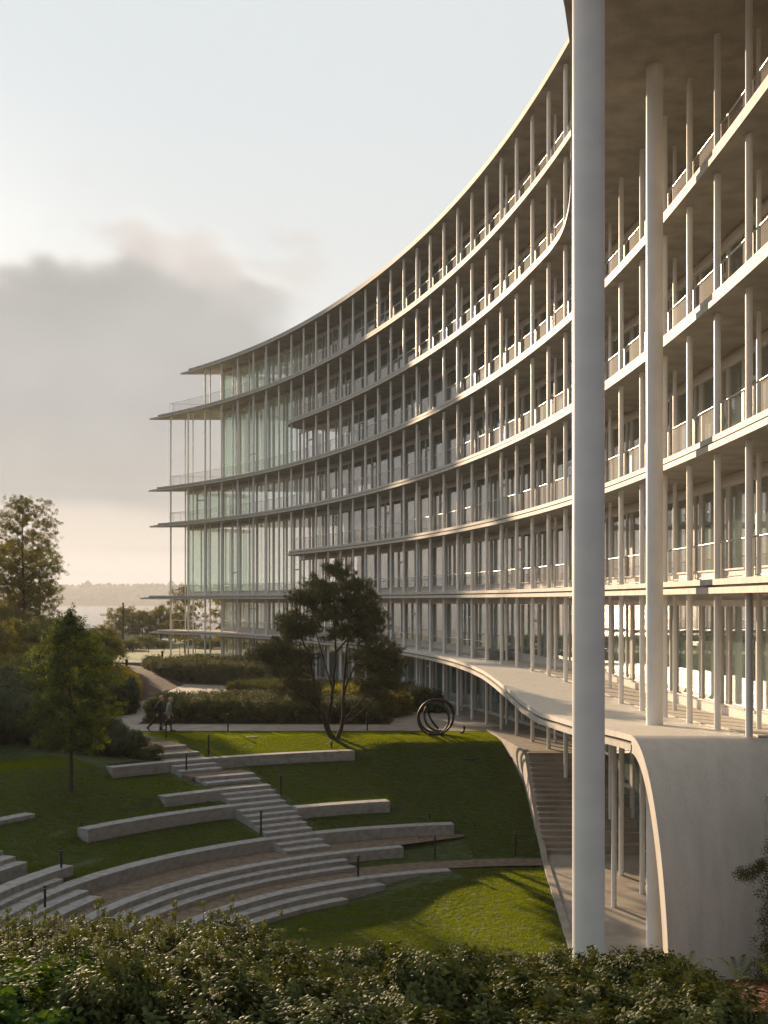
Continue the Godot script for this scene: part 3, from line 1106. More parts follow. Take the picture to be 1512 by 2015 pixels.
func build_lamps() -> void:
	var tall := lamp_mesh(0.92)
	var short := lamp_mesh(0.32)
	for l in [
		[-10.42, 57.1, 0, "slim dark bollard lamp in front of the two walking men"],
		[-7.74, 52.7, 0, "slim dark bollard lamp on the sunlit lawn just right of the top garden steps"],
		[-8.29, 50.1, 0, "slim dark bollard lamp on the left edge of the steps below the uppermost bench wall"],
		[-7.84, 60.0, 0, "slim dark bollard lamp in front of the long clipped hedge"],
		[-4.18, 48.4, 0, "slim dark bollard lamp right of the garden steps, halfway up the dark slope"],
		[-4.6, 44.65, 0, "slim dark bollard lamp on the left edge of the steps above the longest bench wall"],
		[-10.2, 37.75, 0, "slim dark bollard lamp at the end of the bench by the left flight of steps"],
		[-9.88, 34.8, 0, "nearest slim dark bollard lamp, low on the left flight of steps"],
		[-0.91, 42.0, 0, "slim dark bollard lamp where the three long curved steps end on the grass"],
		[1.9, 44.6, 0, "slim dark bollard lamp midway along the grass strip above the gravel path"],
		[4.98, 45.2, 0, "slim dark bollard lamp on the grass beside the kerb of the sunken court"],
		[-0.85, 60.4, 0, "slim dark bollard lamp right of the pine on the edge of the upper lawn"],
		[-10.84, 42.8, 1, "short bollard lamp in the grass left of the long curved bench wall"],
		[-2.43, 55.3, 1, "short bollard lamp in the grass between the pine and the uppermost bench wall"],
		[1.83, 47.8, 1, "short bollard lamp in the grass right of the dark-slope bench wall"]]:
		var h := lawn_h(l[0], minf(l[1], 60.2))
		if l[1] == 50.1: h = -7.3
		var root := thing("bollard_lamp", l[3], "lamp", P(l[0], h, l[1]), "bollard lamps along the steps and lawns")
		var ms: Array = short if l[2] else tall
		put("post", ms[0], M.black_metal, root)
		put("lamp_head", ms[1], M.black_metal, root)
		put("glass_ring", ms[2], M.lamp_cap, root)
	# lamps and posts along the path further back
	for l in [[-22.2, 103.0, 1.5, "dark square post at the head of the path beside the far hedge"], [-18.6, 78.0, 0.95, "dark bollard among the orange grasses left of the path"], [-20.6, 88.0, 0.95, "dark bollard left of the path, behind the one among the orange grasses"], [-21.9, 118.0, 1.6, "dark post by the hedge near the building's corner"], [-10.3, 84.0, 0.9, "dark bollard in the low grass by the second hedge"]]:
		var st := st_new()
		abox(st, Vector3(-0.09, 0, -0.09), Vector3(0.09, l[2], 0.09))
		var c := st_new()
		abox(c, Vector3(-0.1, l[2], -0.1), Vector3(0.1, l[2] + 0.05, 0.1))
		var root := thing("path_post", l[3], "post", P(l[0], -6.56, l[1]))
		put("post", fin(st), M.black_metal, root)
		put("cap", fin(c), M.black_metal, root)

func build_sculpture() -> void:
	var st := st_new()
	var pts := PackedVector3Array()
	# thick steel bar wound three times into loose rings, its free end leaning across the middle
	for i in 132:
		var t := i / 131.0
		var a := -1.95 + t * TAU * 3.08
		var w := sin(t * 9.0) * 0.04
		var rr := 0.86 - 0.035 * t * 3.0 + w
		var sh := Vector3(0.12 * sin(t * 8.0 + 0.7) - 0.12 + 0.3 * t, 0.06 * cos(t * 7.0), 0.42 - 0.8 * t)
		pts.append(Vector3(cos(a) * rr * 0.98, 0.92 + sin(a) * rr, 0) + sh)
	var last := pts[pts.size() - 1]
	tube(st, pts, PackedFloat32Array([0.056]), 10)
	var root := thing("ring_sculpture", "dark steel bar sculpture coiled into three loose upright rings on the upper lawn", "sculpture", P(2.51, -6.64, 58.9))
	put("coil", fin(st), M.steel_patina, root)
	var s2 := st_new()
	tube(s2, PackedVector3Array([Vector3(-0.30, 1.62, -0.12), Vector3(-0.33, 1.40, -0.16), Vector3(-0.31, 1.12, -0.2), Vector3(-0.22, 0.85, -0.22), Vector3(-0.05, 0.58, -0.22), Vector3(0.18, 0.32, -0.2)]), PackedFloat32Array([0.054]), 10)
	put("leaning_bar", fin(s2), M.steel_patina, root)
	var s3 := st_new()
	tube(s3, PackedVector3Array([Vector3(-0.17, 0.03, 0.1), Vector3(-0.06, 0.07, 0.05), Vector3(0.02, 0.17, 0.0), Vector3(0.04, 0.28, 0), Vector3(0.03, 0.38, 0)]), PackedFloat32Array([0.055]), 10)
	var r2 := thing("steel_hook", "short bent end of steel bar rising from the grass beside the ring sculpture", "sculpture", P(3.95, -6.58, 59.3))
	put("hook", fin(s3), M.steel_patina, r2)
	var cover := cyl_mesh(0.28, 0.03, 20, 0.008)
	for c in [[-6.35, 57.6, "dark round drain cover in the sunlit upper lawn"], [3.9, 54.6, "small drain cover in the upper lawn below the ring sculpture"]]:
		var o := put("drain_cover", cover, M.black_metal)
		o.position = P(c[0], lawn_h(c[0], c[1]) - 0.005, c[1])
		tag(o, c[2], "drain cover")

# ------------------------------------------------------------------ plants
func rdir(r: RandomNumberGenerator) -> Vector3:
	var z := r.randf_range(-1, 1)
	var a := r.randf() * TAU
	var s := sqrt(1.0 - z * z)
	return Vector3(s * cos(a), z, s * sin(a))

func basis_to(dir: Vector3, roll: float) -> Basis:   # y axis along dir
	var y := dir.normalized()
	var x := y.cross(Vector3(0.31, 0.2, 0.93)).normalized()
	if absf(y.dot(Vector3(0.31, 0.2, 0.93).normalized())) > 0.97:
		x = y.cross(Vector3.RIGHT).normalized()
	var b := Basis(x, y, x.cross(y))
	return b * Basis(Vector3.UP, roll)

# a twig with n leaves; length 1 unit = the twig
func spray_mesh(n: int, leaf: float, wide: float, seed_: int, lobed := false, yellow := 0.06) -> ArrayMesh:
	var r := RandomNumberGenerator.new()
	r.seed = seed_
	var st := st_new()
	for i in n:
		var t := 0.15 + 0.85 * (i + r.randf()) / n
		var out := Vector3(cos(i * 2.4 + r.randf() * 0.6), 0, sin(i * 2.4 + r.randf() * 0.6))
		var base := Vector3(0, t, 0) + out * 0.03
		var dir := (out * 0.9 + Vector3.UP * r.randf_range(-0.15, 0.55)).normalized()
		var side := dir.cross(Vector3.UP).normalized()
		side = (side + Vector3(r.randf_range(-0.4, 0.4), r.randf_range(-0.35, 0.35), r.randf_range(-0.4, 0.4))).normalized()
		var nrm := side.cross(dir).normalized()
		var l := leaf * r.randf_range(0.7, 1.25)
		var w := l * wide
		var c := Color(1, 1, 1) * r.randf_range(0.55, 1.5)
		if r.randf() < yellow: c = Color(1.9, 1.35, 0.5)
		c.a = 1
		st.set_color(c)
		var stem := base + dir * l * 0.25
		var tip := base + dir * l * 1.25 - nrm * l * 0.12
		var mid := base + dir * l * 0.7 + nrm * l * 0.1
		var le := base + dir * l * 0.6 + side * w
		var ri := base + dir * l * 0.6 - side * w
		if lobed:
			var l2 := base + dir * l * 0.28 + side * w * 0.85 - nrm * l * 0.06
			var r2 := base + dir * l * 0.28 - side * w * 0.85 - nrm * l * 0.06
			tri(st, stem, l2, mid)
			tri(st, l2, le, mid)
			tri(st, le, tip, mid)
			tri(st, tip, ri, mid)
			tri(st, ri, r2, mid)
			tri(st, r2, stem, mid)
		else:
			tri(st, stem, le, mid)
			tri(st, le, tip, mid)
			tri(st, tip, ri, mid)
			tri(st, ri, stem, mid)
	return fin(st)

func tuft_mesh(n: int, len_: float, w: float, seed_: int, up := 0.5) -> ArrayMesh:
	var r := RandomNumberGenerator.new()
	r.seed = seed_
	var st := st_new()
	for i in n:
		var dir := (rdir(r) + Vector3.UP * up).normalized()
		var side := dir.cross(rdir(r)).normalized() * w
		var b := Vector3(0, r.randf() * 0.5 * len_, 0)
		var c := Color(1, 1, 1) * r.randf_range(0.75, 1.25)
		c.a = 1
		st.set_color(c)
		tri(st, b - side, b + dir * len_, b + side)
	return fin(st)

func grass_mesh(seed_: int) -> ArrayMesh:
	var r := RandomNumberGenerator.new()
	r.seed = seed_
	var st := st_new()
	for i in 16:
		var p := Vector3(r.randf_range(-0.1, 0.1), 0, r.randf_range(-0.1, 0.1))
		var h := r.randf_range(0.018, 0.036)
		var lean := Vector3(r.randf_range(-0.6, 0.6), 0, r.randf_range(-0.6, 0.6)) * h
		var a := r.randf() * TAU
		var s := Vector3(cos(a), 0, sin(a)) * 0.006
		var c := Color(1, 1, 1) * r.randf_range(0.75, 1.2)
		c.a = 1
		st.set_color(c)
		tri(st, p - s, p + Vector3(0, h, 0) + lean, p + s)
	return fin(st)

func multi(called: String, mesh: Mesh, xf: Array, cols: Array, mat: Material, parent: Node = null) -> MultiMeshInstance3D:
	var mm := MultiMesh.new()
	mm.transform_format = MultiMesh.TRANSFORM_3D
	mm.use_colors = true
	mm.mesh = mesh
	mm.instance_count = xf.size()
	for i in xf.size():
		mm.set_instance_transform(i, xf[i])
		mm.set_instance_color(i, cols[i])
	var o := MultiMeshInstance3D.new()
	o.multimesh = mm
	o.material_override = mat
	if parent:
		o.name = part_name(parent, called)
		parent.add_child(o)
	else:
		o.name = numbered(called)
		add_child(o)
	tag(o, "", "", "", "stuff")
	return o

func tone(r: RandomNumberGenerator, lo: float, hi: float, warm := 0.0) -> Color:
	var k := r.randf_range(lo, hi)
	var w := r.randf() * warm
	return Color(k * (1.0 + w), k * (1.0 + w * 0.25), k * (1.0 - w * 0.4))

# a loose shrub of stems and leafy twigs; height and half width in metres
func make_shrub(label: String, category: String, group: String, h: float, w: float, n: int, mesh: Mesh, scale_: float, mat: Material, seed_: int, called := "shrub", warm := 0.2, stalks := 0) -> Node3D:
	var r := RandomNumberGenerator.new()
	r.seed = seed_
	var root := thing(called, label, category, Vector3.ZERO, group)
	var st := st_new()
	var xf := []
	var cols := []
	var ns := 14
	for s in ns:
		var a := TAU * s / ns + r.randf() * 0.5
		var rr := w * sqrt(r.randf_range(0.02, 1.0))
		var hh := h * r.randf_range(0.62, 1.0) * (1.0 - 0.3 * pow(rr / w, 2))
		var tip := Vector3(cos(a) * rr, hh, sin(a) * rr)
		var mid := Vector3(tip.x * 0.45, hh * 0.55, tip.z * 0.45)
		tube(st, PackedVector3Array([Vector3(tip.x * 0.1, -0.05, tip.z * 0.1), mid, tip]), PackedFloat32Array([0.013, 0.009, 0.004]), 4, false)
		for q in n / ns:
			var t := 1.0 - 0.85 * pow(r.randf(), 1.3)
			var p := mid.lerp(tip, (t - 0.4) / 0.6) if t > 0.4 else Vector3(tip.x * 0.1, 0, tip.z * 0.1).lerp(mid, t / 0.4)
			p += Vector3(r.randf_range(-1, 1), r.randf_range(-0.5, 0.5), r.randf_range(-1, 1)) * w * 0.2
			var d := (Vector3(p.x, 0, p.z).normalized() * 0.6 + rdir(r) * 0.6 + Vector3.UP * 0.75).normalized()
			var sc := scale_ * r.randf_range(0.7, 1.2)
			xf.append(Transform3D(basis_to(d, r.randf() * TAU).scaled(Vector3.ONE * sc), p))
			cols.append(tone(r, 0.75, 1.25, warm))
	for s in stalks:
		var a := r.randf() * TAU
		var base := Vector3(cos(a), 0, sin(a)) * w * r.randf() * 0.8 + Vector3(0, h * 0.7, 0)
		var top := base + Vector3(r.randf_range(-0.08, 0.08), h * r.randf_range(0.4, 0.65), r.randf_range(-0.08, 0.08))
		tube(st, PackedVector3Array([base, top]), PackedFloat32Array([0.005, 0.003]), 4, false)
		for q in 5:
			xf.append(Transform3D(basis_to(rdir(r) + Vector3.UP, r.randf() * TAU).scaled(Vector3.ONE * 0.07), top + rdir(r) * 0.03))
			cols.append(Color(2.2, 1.9, 1.2))
	put("stems", fin(st), M.stem, root)
	multi("foliage", mesh, xf, cols, mat, root)
	return root

func copy_of(o: Node3D, label := "") -> Node3D:
	var c: Node3D = o.duplicate()
	var base := str(o.name)
	var i := base.rfind("_")
	if i > 0 and base.substr(i + 1).is_valid_int(): base = base.substr(0, i)
	c.name = numbered(base)
	add_child(c)
	if label: c.set_meta("label", label)
	return c

# rounded mass of foliage with several lobes (taller background bushes)
func make_bush(label: String, group: String, n: int, mesh: Mesh, scale_: float, mat: Material, seed_: int, warm := 0.15, called := "bush") -> Node3D:
	var r := RandomNumberGenerator.new()
	r.seed = seed_
	var root := thing(called, label, "bush", Vector3.ZERO, group)
	var lobes := []
	for k in 9:
		var a := TAU * k / 9.0 + r.randf() * 0.6
		var q := r.randf_range(0.15, 0.62)
		lobes.append([Vector3(cos(a) * q, r.randf_range(0.25, 0.72), sin(a) * q), r.randf_range(0.24, 0.4)])
	var xf := []
	var cols := []
	for i in n:
		var l: Array = lobes[r.randi() % 9]
		var d := rdir(r)
		if d.y < -0.5: d.y = -d.y
		var p: Vector3 = l[0] + d * l[1] * (0.72 + 0.36 * r.randf())
		if p.y < 0.03: p.y = 0.03 + r.randf() * 0.3
		xf.append(Transform3D(basis_to(d + Vector3.UP * 0.5 + rdir(r) * 0.5, r.randf() * TAU).scaled(Vector3.ONE * scale_ * r.randf_range(0.7, 1.25)), p))
		cols.append(tone(r, 0.72, 1.25, warm))
	multi("foliage", mesh, xf, cols, mat, root)
	var st := st_new()
	for k in 9:
		var l: Array = lobes[k]
		tube(st, PackedVector3Array([Vector3(0, -0.05, 0), l[0] * 0.5, l[0]]), PackedFloat32Array([0.02, 0.014, 0.006]), 5, false)
	put("stems", fin(st), M.stem, root)
	return root

# a clipped or massed hedge over a polygon (plan points), its top softly uneven
func hedge(label: String, poly: PackedVector2Array, ground: float, h: float, dens: float, mesh: Mesh, scale_: float, mat: Material, seed_: int, warm := 0.15) -> void:
	var r := RandomNumberGenerator.new()
	r.seed = seed_
	var nz := FastNoiseLite.new()
	nz.seed = seed_
	nz.frequency = 0.35
	var root := thing("hedge", label, "hedge")
	var lo := poly[0]
	var hi := poly[0]
	for p in poly:
		lo = lo.min(p)
		hi = hi.max(p)
	var n := int((hi.x - lo.x) * (hi.y - lo.y) * dens)
	var xf := []
	var cols := []
	for i in n:
		var p := Vector2(r.randf_range(lo.x, hi.x), r.randf_range(lo.y, hi.y))
		if not Geometry2D.is_point_in_polygon(p, poly): continue
		var top := h * (0.9 + 0.28 * nz.get_noise_2d(p.x, p.y))
		var y := top - 0.35 * h * pow(r.randf(), 2)
		xf.append(Transform3D(basis_to(rdir(r) * 0.7 + Vector3.UP, r.randf() * TAU).scaled(Vector3.ONE * scale_ * r.randf_range(0.7, 1.3)), P(p.x, ground + y - scale_ * 0.5, p.y)))
		cols.append(tone(r, 0.75, 1.25, warm))
	for e in poly.size():
		var a := poly[e]
		var b := poly[(e + 1) % poly.size()]
		var m := int((b - a).length() * h * dens * 2.4)
		for i in m:
			var p := a.lerp(b, r.randf())
			var y := h * (0.02 + 0.85 * r.randf())
			var o := (b - a).normalized().orthogonal() * r.randf_range(-0.22, 0.12) * h
			xf.append(Transform3D(basis_to(rdir(r) + Vector3.UP * 0.6, r.randf() * TAU).scaled(Vector3.ONE * scale_ * r.randf_range(0.7, 1.3)), P(p.x + o.x, ground + y - scale_ * 0.3, p.y + o.y)))
			cols.append(tone(r, 0.7, 1.15, warm))
	multi("foliage", mesh, xf, cols, mat, root)
	var st := st_new()
	var core := Geometry2D.offset_polygon(poly, -0.3 * h)
	if core.size():
		var c: PackedVector2Array = core[0]
		for e in c.size():
			var a := c[e]
			var b := c[(e + 1) % c.size()]
			quad(st, P(a.x, ground - 0.1, a.y), P(a.x, ground + h * 0.62, a.y), P(b.x, ground + h * 0.62, b.y), P(b.x, ground - 0.1, b.y))
		var ix := Geometry2D.triangulate_polygon(c)
		for k in range(0, ix.size(), 3):
			tri(st, P(c[ix[k]].x, ground + h * 0.62, c[ix[k]].y), P(c[ix[k + 1]].x, ground + h * 0.62, c[ix[k + 1]].y), P(c[ix[k + 2]].x, ground + h * 0.62, c[ix[k + 2]].y))
		put("inner_twigs", fin(st), M.stem, root)

func bed(poly: PackedVector2Array, h: float) -> void:
	var st := st_new()
	var ix := Geometry2D.triangulate_polygon(poly)
	for k in range(0, ix.size(), 3):
		tri(st, P(poly[ix[k]].x, h, poly[ix[k]].y), P(poly[ix[k + 1]].x, h, poly[ix[k + 1]].y), P(poly[ix[k + 2]].x, h, poly[ix[k + 2]].y), 1)
	struct("planting_bed", fin(st), M.mulch)

# a tree: trunk, limbs, and leafy twigs clustered along the outer limbs
func make_tree(called: String, label: String, at: Vector3, h: float, clear: float, half: float, limbs: int, per: int, mesh: Mesh, sc: float, mat: Material, bark: Material, seed_: int, shape: Callable, r0 := 0.09, droop := 0.25, warm := 0.25, group := "") -> Node3D:
	var r := RandomNumberGenerator.new()
	r.seed = seed_
	var root := thing(called, label, "tree", at, group)
	var st := st_new()
	var pts := PackedVector3Array()
	var rad := PackedFloat32Array()
	for i in 9:
		var t := i / 8.0
		pts.append(Vector3(sin(t * 4.0 + seed_) * 0.012 * h * t, t * h * 0.96 - (0.1 if i == 0 else 0.0), cos(t * 3.0 + seed_) * 0.012 * h * t))
		rad.append(r0 * (1.25 if i == 0 else 1.0 - 0.88 * t))
	tube(st, pts, rad, 9)
	put("trunk", fin(st), bark, root)
	var sl := st_new()
	var xf := []
	var cols := []
	for i in limbs:
		var t := clear / h + (1.0 - clear / h) * (i + r.randf()) / limbs
		var y := t * h
		var a := i * 2.399 + r.randf_range(-0.4, 0.4)
		var reach: float = half * shape.call((y - clear) / (h - clear)) * r.randf_range(0.6, 1.1) + 0.06 * half
		var out := Vector3(cos(a), 0, sin(a))
		var b0 := Vector3(0, y * 0.96, 0)
		var b1 := b0 + out * reach * 0.5 + Vector3.UP * reach * 0.22
		var b2 := b0 + out * reach + Vector3.UP * reach * (0.42 - droop)
		tube(sl, PackedVector3Array([b0, b1, b2]), PackedFloat32Array([r0 * 0.34 * (1.1 - t), r0 * 0.2 * (1.1 - t) + 0.004, 0.004]), 5, false)
		var m := int(per * (0.35 + reach / half))
		for q in m:
			var u := 1.0 - 0.8 * pow(r.randf(), 1.5)
			var p := b0.lerp(b1, u * 2.0) if u < 0.5 else b1.lerp(b2, (u - 0.5) * 2.0)
			p += rdir(r) * Vector3(1, 0.55, 1) * half * 0.17 * (0.5 + u) * sqrt(r.randf())
			var d := out * 0.7 + rdir(r) * 0.8 + Vector3.UP * 0.3
			xf.append(Transform3D(basis_to(d, r.randf() * TAU).scaled(Vector3.ONE * sc * r.randf_range(0.7, 1.25)), p))
			cols.append(tone(r, 0.75, 1.25, warm))
	for q in int(per * 1.2):
		xf.append(Transform3D(basis_to(rdir(r) + Vector3.UP, 0).scaled(Vector3.ONE * sc), Vector3(pts[8].x, h * r.randf_range(0.88, 1.0), pts[8].z) + rdir(r) * half * 0.07))
		cols.append(tone(r, 0.8, 1.25, warm))
	put("limbs", fin(sl), bark, root)
	multi("crown", mesh, xf, cols, mat, root)
	return root

func build_pine(mesh: Mesh) -> void:
	var r := RandomNumberGenerator.new()
	r.seed = 91
	var root := thing("pine_tree", "dark many-stemmed pine standing alone on the upper lawn in front of the building", "tree", P(-2.37, -6.68, 57.9))
	var stems := [
		[[0, 0, 0], [-0.36, 0.7, 0], [-0.12, 2.2, 0.1], [0.02, 4.2, 0.0], [-0.05, 6.2, 0.1], [-0.1, 7.9, 0]],
		[[0.05, 0, 0], [0.36, 0.75, 0.1], [0.42, 2.2, 0.1], [0.55, 4.2, -0.1], [0.75, 6.0, 0], [0.95, 7.3, 0.1]],
		[[-0.1, 0, 0], [-0.5, 0.8, 0.1], [-0.95, 2.2, -0.1], [-1.15, 3.5, 0.1], [-1.6, 4.9, 0], [-2.0, 5.7, 0]],
		[[-0.8, 1.8, 0], [-1.6, 2.5, 0.3], [-2.4, 3.2, 0.4], [-3.3, 3.9, 0.2]],
		[[0.3, 0.6, 0], [0.9, 1.5, 0.3], [1.7, 2.3, 0.4], [2.6, 3.3, 0.2], [3.1, 3.8, 0]],
		[[0.35, 0.7, -0.2], [0.9, 1.0, -0.5], [1.7, 1.6, -0.8], [2.3, 2.3, -0.9]],
		[[-0.5, 1.2, 0.2], [-1.2, 1.9, 0.6], [-2.0, 2.4, 0.9], [-2.8, 3.2, 1.0]],
		[[0.42, 2.2, 0.1], [0.9, 3.4, 0.7], [1.5, 4.5, 1.0], [2.0, 5.4, 1.1]],
		[[-0.12, 2.4, 0.1], [-0.5, 3.5, -0.7], [-0.9, 4.8, -1.2], [-1.2, 6.2, -1.3]],
		[[0.02, 4.2, 0], [0.7, 5.0, -0.7], [1.4, 6.0, -1.2], [1.7, 6.6, -1.3]]]
	var nodes := []
	for s in stems.size():
		var pts := PackedVector3Array()
		var rad := PackedFloat32Array()
		for p in stems[s]:
			pts.append(Vector3(p[0], p[1] - (0.1 if p[1] == 0 else 0.0), p[2]))
		var fine := PackedVector3Array()
		for i in (pts.size() - 1) * 4 + 1:
			var k := mini(i / 4, pts.size() - 2)
			var f := (i - k * 4) / 4.0
			fine.append(pts[k].cubic_interpolate(pts[k + 1], pts[maxi(k - 1, 0)], pts[mini(k + 2, pts.size() - 1)], f) + Vector3(r.randf_range(-0.03, 0.03), 0, r.randf_range(-0.03, 0.03)))
			rad.append(lerpf(0.13 if s < 3 else 0.055, 0.015, pow(float(i) / ((pts.size() - 1) * 4), 0.75)))
		var st := st_new()
		tube(st, fine, rad, 8, false)
		put("trunk" if s < 3 else "limb", fin(st), M.bark_brown, root)
		for q in range(4, fine.size()): nodes.append(fine[q])
	var cl := [[0.1, 8.2], [-0.6, 7.7], [0.8, 7.7], [-1.1, 7.1], [-0.25, 7.0], [0.8, 6.9], [1.3, 7.0], [-1.35, 6.8], [1.56, 6.3], [0.8, 6.2], [-0.6, 6.2], [-2.0, 6.1], [-2.35, 5.6], [-1.7, 5.5], [-1.0, 5.8], [2.05, 5.8], [1.8, 5.15], [1.3, 5.5], [-2.3, 5.1], [-3.2, 4.6], [-2.8, 4.3], [-3.5, 4.1], [-2.1, 4.1], [-2.8, 3.6], [-1.9, 3.3], [-1.4, 4.1], [0.3, 5.2], [2.5, 4.3], [2.05, 4.5], [2.85, 3.8], [1.6, 4.3], [2.4, 3.3], [1.6, 3.6], [-1.6, 2.7], [-2.2, 2.6], [-1.2, 2.1], [1.8, 2.6], [2.15, 2.2], [2.6, 2.7], [0.3, 6.4], [0.2, 7.5]]
	var xf := []
	var cols := []
	var tw := st_new()
	for c in cl:
		var y: float = c[1]
		var span := 1.9 * sqrt(maxf(0.1, 1.0 - pow((y - 4.6) / 4.4, 2)))
		for k in 4:
			var z := r.randf_range(-span, span) * (1.0 - 0.25 * absf(c[0]) / 3.5)
			var ctr := Vector3(c[0] + r.randf_range(-0.35, 0.35), y - 0.12 + r.randf_range(-0.28, 0.2), z)
			var best: Vector3 = nodes[0]
			for q in nodes:
				if q.y < ctr.y + 0.15 and q.distance_to(ctr) < best.distance_to(ctr): best = q
			tube(tw, PackedVector3Array([best, best.lerp(ctr, 0.55) + Vector3(0, -0.12, 0), ctr]), PackedFloat32Array([0.028, 0.018, 0.006]), 5, false)
			for s in 6:
				var dd := rdir(r) * Vector3(1, 0.55, 1)
				var e := ctr + dd * r.randf_range(0.5, 1.0)
				tube(tw, PackedVector3Array([ctr.lerp(best, 0.15), e]), PackedFloat32Array([0.008, 0.004]), 4, false)
				for q in 15:
					var p := ctr.lerp(e, r.randf_range(0.2, 1.12)) + rdir(r) * 0.12
					xf.append(Transform3D(basis_to(dd + Vector3.UP * 0.8 + rdir(r) * 0.5, r.randf() * TAU).scaled(Vector3.ONE * r.randf_range(0.75, 1.3)), p))
					cols.append(tone(r, 0.7, 1.35, 0.3))
	put("twigs", fin(tw), M.bark_brown, root)
	multi("crown", mesh, xf, cols, M.needles, root)

func build_plants() -> void:
	var leaf_a := spray_mesh(15, 0.30, 0.42, 3, true, 0.035)
	var leaf_b := spray_mesh(13, 0.34, 0.36, 4, true, 0.03)
	var leaf_s := spray_mesh(18, 0.26, 0.30, 5, false, 0.02)
	var leaf_t := spray_mesh(12, 0.30, 0.38, 6, false, 0.05)
	var blade := tuft_mesh(16, 1.0, 0.05, 8, 1.2)
	build_pine(tuft_mesh(20, 0.15, 0.007, 12, 0.55))

	# lone young tree on the left slope
	var oval := func(t: float) -> float: return clampf(pow(maxf(sin(PI * clampf(0.12 + 0.86 * pow(t, 0.72), 0, 1)), 0.0), 0.8), 0.0, 1.0) * (1.0 - 0.25 * t)
	make_tree("young_tree", "young green tree with a slim trunk on the shaded left lawn", P(-12.06, -7.32, 46.0), 6.9, 1.5, 1.85, 60, 40, leaf_t, 0.30, M.leaf_young, M.bark_grey, 21, oval, 0.085, 0.1, 0.2)
	# tall trees on the mound at the left edge
	var tall := func(t: float) -> float: return pow(sin(PI * clampf(0.12 + 0.78 * t, 0, 1)), 0.75)
	var hm := func(x: float, d: float) -> float: return mound_h(x, d)
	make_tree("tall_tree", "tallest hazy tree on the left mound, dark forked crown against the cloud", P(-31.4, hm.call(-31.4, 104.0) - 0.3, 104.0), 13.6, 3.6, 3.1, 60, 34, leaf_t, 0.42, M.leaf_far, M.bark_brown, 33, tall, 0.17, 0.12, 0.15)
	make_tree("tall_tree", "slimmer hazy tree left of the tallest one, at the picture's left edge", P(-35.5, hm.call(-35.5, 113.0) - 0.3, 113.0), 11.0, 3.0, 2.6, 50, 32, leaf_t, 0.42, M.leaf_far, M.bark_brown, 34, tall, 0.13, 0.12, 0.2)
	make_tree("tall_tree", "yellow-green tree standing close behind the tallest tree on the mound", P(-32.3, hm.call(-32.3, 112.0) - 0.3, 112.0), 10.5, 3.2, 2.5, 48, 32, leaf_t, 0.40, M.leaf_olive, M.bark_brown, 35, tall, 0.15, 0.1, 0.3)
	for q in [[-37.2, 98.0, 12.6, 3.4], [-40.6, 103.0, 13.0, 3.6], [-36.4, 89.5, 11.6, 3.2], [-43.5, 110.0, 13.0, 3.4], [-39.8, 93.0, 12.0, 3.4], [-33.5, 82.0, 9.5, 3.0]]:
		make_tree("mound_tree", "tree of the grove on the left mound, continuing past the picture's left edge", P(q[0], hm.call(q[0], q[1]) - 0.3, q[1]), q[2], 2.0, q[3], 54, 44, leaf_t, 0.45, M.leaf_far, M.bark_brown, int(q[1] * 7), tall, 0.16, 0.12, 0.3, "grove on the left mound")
	# trees by the lake
	var rnd := func(t: float) -> float: return sqrt(maxf(0.05, sin(PI * clampf(0.15 + 0.8 * t, 0, 1))))
	for q in [[-43.0, 196.0, 5.2, 3.2, "round hazy lakeside tree left of the others, behind the lamp pole"], [-38.8, 192.0, 4.8, 3.0, "broad hazy lakeside tree in the middle of the group by the water"], [-35.2, 188.0, 5.6, 2.0, "narrow pale lakeside tree with thin top"], [-33.2, 190.0, 4.4, 2.2, "small hazy lakeside tree next to the building's corner"]]:
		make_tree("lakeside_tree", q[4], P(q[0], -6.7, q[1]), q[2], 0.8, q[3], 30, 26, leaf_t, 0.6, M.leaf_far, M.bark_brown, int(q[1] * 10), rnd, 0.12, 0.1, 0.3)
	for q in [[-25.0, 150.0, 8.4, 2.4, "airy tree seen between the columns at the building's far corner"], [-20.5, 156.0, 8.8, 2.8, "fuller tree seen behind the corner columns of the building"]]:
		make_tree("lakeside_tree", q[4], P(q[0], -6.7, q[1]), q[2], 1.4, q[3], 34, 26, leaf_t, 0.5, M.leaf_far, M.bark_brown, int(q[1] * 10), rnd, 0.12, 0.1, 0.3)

	# hedges along the forecourt
	bed(PackedVector2Array([Vector2(-13.1, 63.6), Vector2(0.3, 63.4), Vector2(0.6, 66.0), Vector2(-1.0, 70.0), Vector2(-5.0, 71.0), Vector2(-13.4, 71.0)]), -6.53)
	hedge("long dense hedge between the two paths, behind the walking men", PackedVector2Array([Vector2(-12.7, 64.4), Vector2(-0.4, 64.0), Vector2(-0.2, 66.0), Vector2(-1.6, 69.0), Vector2(-5.6, 70.2), Vector2(-12.6, 70.0)]), -6.55, 1.3, 26.0, leaf_s, 0.42, M.leaf_hedge, 41, 0.3)
	bed(PackedVector2Array([Vector2(-22.3, 108.0), Vector2(-18.3, 95.5), Vector2(-11.5, 92.0), Vector2(-8.2, 90.0), Vector2(-3.0, 92.0), Vector2(-8, 103), Vector2(-15, 112.0)]), -6.53)
	hedge("darker hedge in front of the far end of the building", PackedVector2Array([Vector2(-21.4, 107.0), Vector2(-18.0, 97.0), Vector2(-12.0, 93.6), Vector2(-8.6, 93.2), Vector2(-6.0, 96.5), Vector2(-10.0, 104.0), Vector2(-16, 110.0)]), -6.55, 1.6, 18.0, leaf_s, 0.5, M.leaf_hedge, 42, 0.35)
